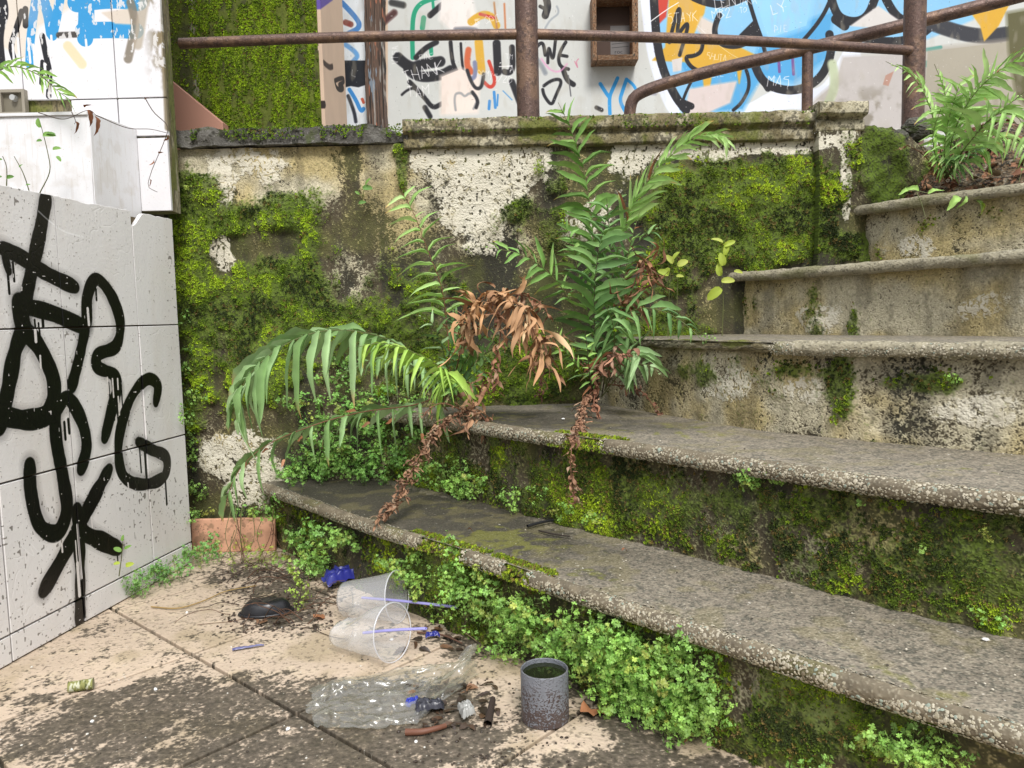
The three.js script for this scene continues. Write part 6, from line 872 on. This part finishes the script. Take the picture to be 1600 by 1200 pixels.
{ // black moulded plastic lid half buried in twigs
  const c = onY(416, 958, 0), g = new THREE.SphereGeometry(1, 30, 14, 0, 6.283, 0, 1.6); g.scale(0.046, 0.034, 0.028); warp(g, (p) => { const k = Math.sin(p.x * 190) * 0.0012; p.y += k; p.y *= 0.9 + 0.25 * fbm(p.x * 60, p.z * 60, 3); if (p.y > 0.024) p.y = 0.024 + (p.y - 0.024) * 0.2; }); g.rotateY(0.2);
  const T = thing('black_lid', 'crushed black plastic lid among twigs on the floor', 'lid', null, V(c.x, 0, c.z)); part('shell', g, phys(0.012, 0.012, 0.014, 0.35), T); const rim = new THREE.TorusGeometry(1, 0.07, 6, 40); rim.rotateX(Math.PI / 2); rim.scale(0.047, 0.04, 0.027); rim.rotateY(0.2); rim.translate(0, 0.003, 0); part('rim', rim, phys(0.015, 0.015, 0.018, 0.4), T);
}
function stick(label, pts, r, mat, name = 'stick', cat = 'stick') { const P = pts.map(([x, y, h]) => onY(x, y, h)); return single(name, taperTube(P, r, r * 0.7, 18, 7), mat, label, cat); }
stick('rolled reddish brown dry leaf in front of the clear bag', [[634, 1144, 0.005], [660, 1143, 0.007], [682, 1138, 0.007], [696, 1134, 0.005]], 0.0048, std(0.14, 0.055, 0.03, 0.6), 'rolled_leaf', 'leaf');
stick('short dark rotten stick near the pipe', [[762, 1132, 0.005], [766, 1112, 0.006], [770, 1092, 0.006]], 0.006, std(0.03, 0.018, 0.012, 0.9));
stick('black twisted strip on the lowest tread', [[824, 822, 0.165], [846, 816, 0.166], [868, 812, 0.165], [884, 808, 0.166]], 0.003, phys(0.02, 0.02, 0.022, 0.4), 'plastic_strip', 'strip');
stick('thin dark twig on the lowest tread', [[842, 829, 0.163], [864, 834, 0.164], [890, 838, 0.163]], 0.0018, std(0.03, 0.022, 0.015, 0.9));
stick('curved twig between cup and herbs', [[652, 988, 0.004], [690, 992, 0.006], [722, 1005, 0.004]], 0.002, std(0.1, 0.05, 0.03, 0.9));
stick('pale dry stalk crossing the floor by the herb cushion', [[702, 970, 0.012], [722, 985, 0.008], [745, 1002, 0.003]], 0.0012, std(0.3, 0.22, 0.12, 0.9));
{ // little green tube
  const a = onY(107, 1074, 0.008), b = onY(146, 1068, 0.008), g = tube([a, b], 0.0085, 12, 16); warp(g, (p) => { p.y = 0.0085 + (p.y - 0.0085) * 0.9 + 0.001 * (fbm(p.x * 200, p.z * 200, 2) - 0.5); });
  const t = bake(128, 64, (u, v, o) => { const f = fbm(u * 9, v * 6, 4); o[0] = 0.2; o[1] = 0.2; o[2] = 0.06; lerp3(o, 0.45, 0.45, 0.32, sm(0.5, 0.62, f)); lerp3(o, 0.07, 0.08, 0.02, sm(0.6, 0.7, fbm(u * 14 + 4, v * 9, 3))); o[3] = f; });
  const T = thing('filter_stub', 'stubby green stained tube lying on the floor tiles', 'tube', null, V((a.x + b.x) / 2, 0, (a.z + b.z) / 2)); g.translate(-T.position.x, 0, -T.position.z); part('tube_body', g, baked(t, 0.001, 0.8), T);
  for (const e of [a, b]) { const k = new THREE.CircleGeometry(0.0083, 16); k.lookAt(b.clone().sub(a)); k.translate(e.x - T.position.x, 0.0085, e.z - T.position.z); part('tube_end', k, std(0.3, 0.29, 0.18, 0.9), T); }
}
for (const [px, py, s, a, y, lb] of [[908, 1122, 0.05, 0.4, 0, 'curled brown leaf beside the grey pipe'], [492, 972, 0.04, 1.2, 0, 'reddish dry leaf under the twigs beside the cup'], [1072, 1168, 0.018, 2, 0, 'tiny brown leaf below the herb cushion'], [972, 868, 0.012, 0.5, 0.16, 'small tan leaf on the lowest tread'], [1410, 925, 0.016, 1.8, 0.16, 'narrow tan leaf at the back of the lowest tread'], [730, 836, 0.014, 0.3, 0.16, 'pink tinged leaf scrap on the mossy tread']]) { const c = onY(px, py, y), g = LEAF[4][1].clone(); g.scale(s, s * 0.7, s * 0.5); g.rotateX(rr(-0.4, 0.4)); g.rotateY(a); warp(g, (p) => { p.y += 0.008 + 0.004 * Math.sin(p.x * 300); p.y = Math.max(0.001, p.y); }); g.translate(c.x, y, c.z); single('dry_leaf', g, fernMats.dead[Math.floor(rr(0, 3))], lb, 'leaf'); }
{ // tangle of wiry roots and runners in the floor corner
  const T = thing('root_tangle', 'tangle of thin brown roots and runners in the littered floor corner', 'roots', null, onY(420, 940, 0)), O = T.position;
  for (let i = 0; i < 46; i++) { const px = rr(350, 500), py = rr(880, 985) , P = [onY(px, py, 0.002).sub(O)]; let d = V(rr(-1, 1), rr(0.1, 0.7), rr(-0.6, 0.6)).normalize(); for (let k = 0; k < 5; k++) { const n = P[P.length - 1].clone().addScaledVector(d, rr(0.012, 0.03)); n.y = Math.max(0.002, n.y); P.push(n); d.x += rr(-0.6, 0.6); d.y -= rr(0, 0.5); d.z += rr(-0.5, 0.5); d.normalize(); } part('root', taperTube(P, rr(0.0006, 0.0014), 0.0005, 12, 4), i % 3 ? std(0.1, 0.05, 0.028, 0.9) : darkStalk, T); }
  for (let i = 0; i < 14; i++) { const px = rr(355, 430), p = onZ(px, rr(780, 850), -1.77), q = onZ(px + rr(-30, 30), 895, -1.7); q.y = 0.004; part('root', taperTube([p, p.clone().lerp(q, 0.5).add(V(rr(-0.02, 0.02), 0, rr(0, 0.03))), q].map((v) => v.sub(O)), 0.0009, 0.0006, 12, 4), i % 2 ? stalkMat : std(0.14, 0.06, 0.035, 0.9), T); }
  part('root', taperTube([[236, 948], [280, 950], [320, 938], [352, 924], [400, 915]].map(([x, y]) => onY(x, y, 0.004).sub(O)), 0.0014, 0.001, 24, 5), std(0.3, 0.2, 0.07, 0.8), T);
}
{ // dark wet leaf scraps bedded round the bag and in the corner
  const L = []; for (let i = 0; i < 120; i++) { const r = rnd(), px = r < 0.5 ? rr(640, 780) : r < 0.8 ? rr(350, 510) : rr(620, 720), py = r < 0.5 ? rr(1070, 1150) : r < 0.8 ? rr(930, 985) : rr(985, 1020), c = onY(px, py, 0), g = LEAF[Math.floor(rr(0, 5))][Math.floor(rr(0, 5))].clone(), s = rr(0.008, 0.026); g.deleteAttribute('color'); g.scale(s, s * 0.5, s * rr(0.25, 0.6)); g.rotateX(rr(-0.4, 0.4)); g.rotateY(rr(0, 6.3)); g.translate(c.x, 0.004, c.z); const w = rr(0.4, 1.3); rnd() < 0.75 ? tint(g, 0.05 * w, 0.03 * w, 0.018 * w) : tint(g, 0.16 * w, 0.085 * w, 0.045 * w); L.push(g); }
  single('leaf_scraps', merge(L), new THREE.MeshStandardMaterial({ vertexColors: true, roughness: 0.45, side: THREE.DoubleSide }), 'dark wet leaf scraps around the clear bag and the corner', 'litter', null, 'stuff');
}
{ // crumbs of soil, grit and plaster
  const L = [], g0 = new THREE.IcosahedronGeometry(1, 0), add = (px, py, s, c) => { const h = hit(px, py); if (!h || h.n.y < 0.5) return; const g = g0.clone(); g.scale(s * rr(0.7, 1.4), s * rr(0.5, 0.9), s * rr(0.7, 1.3)); g.rotateY(rr(0, 6)); g.translate(h.p.x, h.p.y + s * 0.3, h.p.z); g.deleteAttribute('uv'); tint(g, ...c); L.push(g); };
  for (let i = 0; i < 900; i++) { const dark = rnd() < 0.8; const k = rr(0.6, 1.2); const r = rnd(); if (r < 0.4) add(rr(340, 520), rr(890, 990), rr(0.001, 0.0035), [0.045 * k, 0.028 * k, 0.018 * k]); else if (r < 0.65) add(rr(620, 960), rr(1060, 1200), rr(0.0008, 0.0026), [0.04 * k, 0.026 * k, 0.016 * k]); else if (r < 0.8) add(rr(0, 700), rr(940, 1200), rr(0.0007, 0.002), dark ? [0.04, 0.03, 0.02] : [0.6, 0.58, 0.52]); else add(rr(800, 1600), rr(650, 1150), rr(0.0006, 0.0017), dark && rnd() < 0.5 ? [0.05, 0.04, 0.03] : [0.55, 0.5, 0.4]); }
  for (const [x, y] of [[292, 958], [243, 1078], [144, 1128], [1540, 1000], [880, 655], [650, 1160], [450, 1140], [612, 1000]]) add(x, y, 0.0032, [0.75, 0.74, 0.72]);
  single('debris', merge(L), pebMat, 'crumbs of soil and grit strewn over floor and steps', 'debris', null, 'stuff');
}

renderer.render(scene, camera);
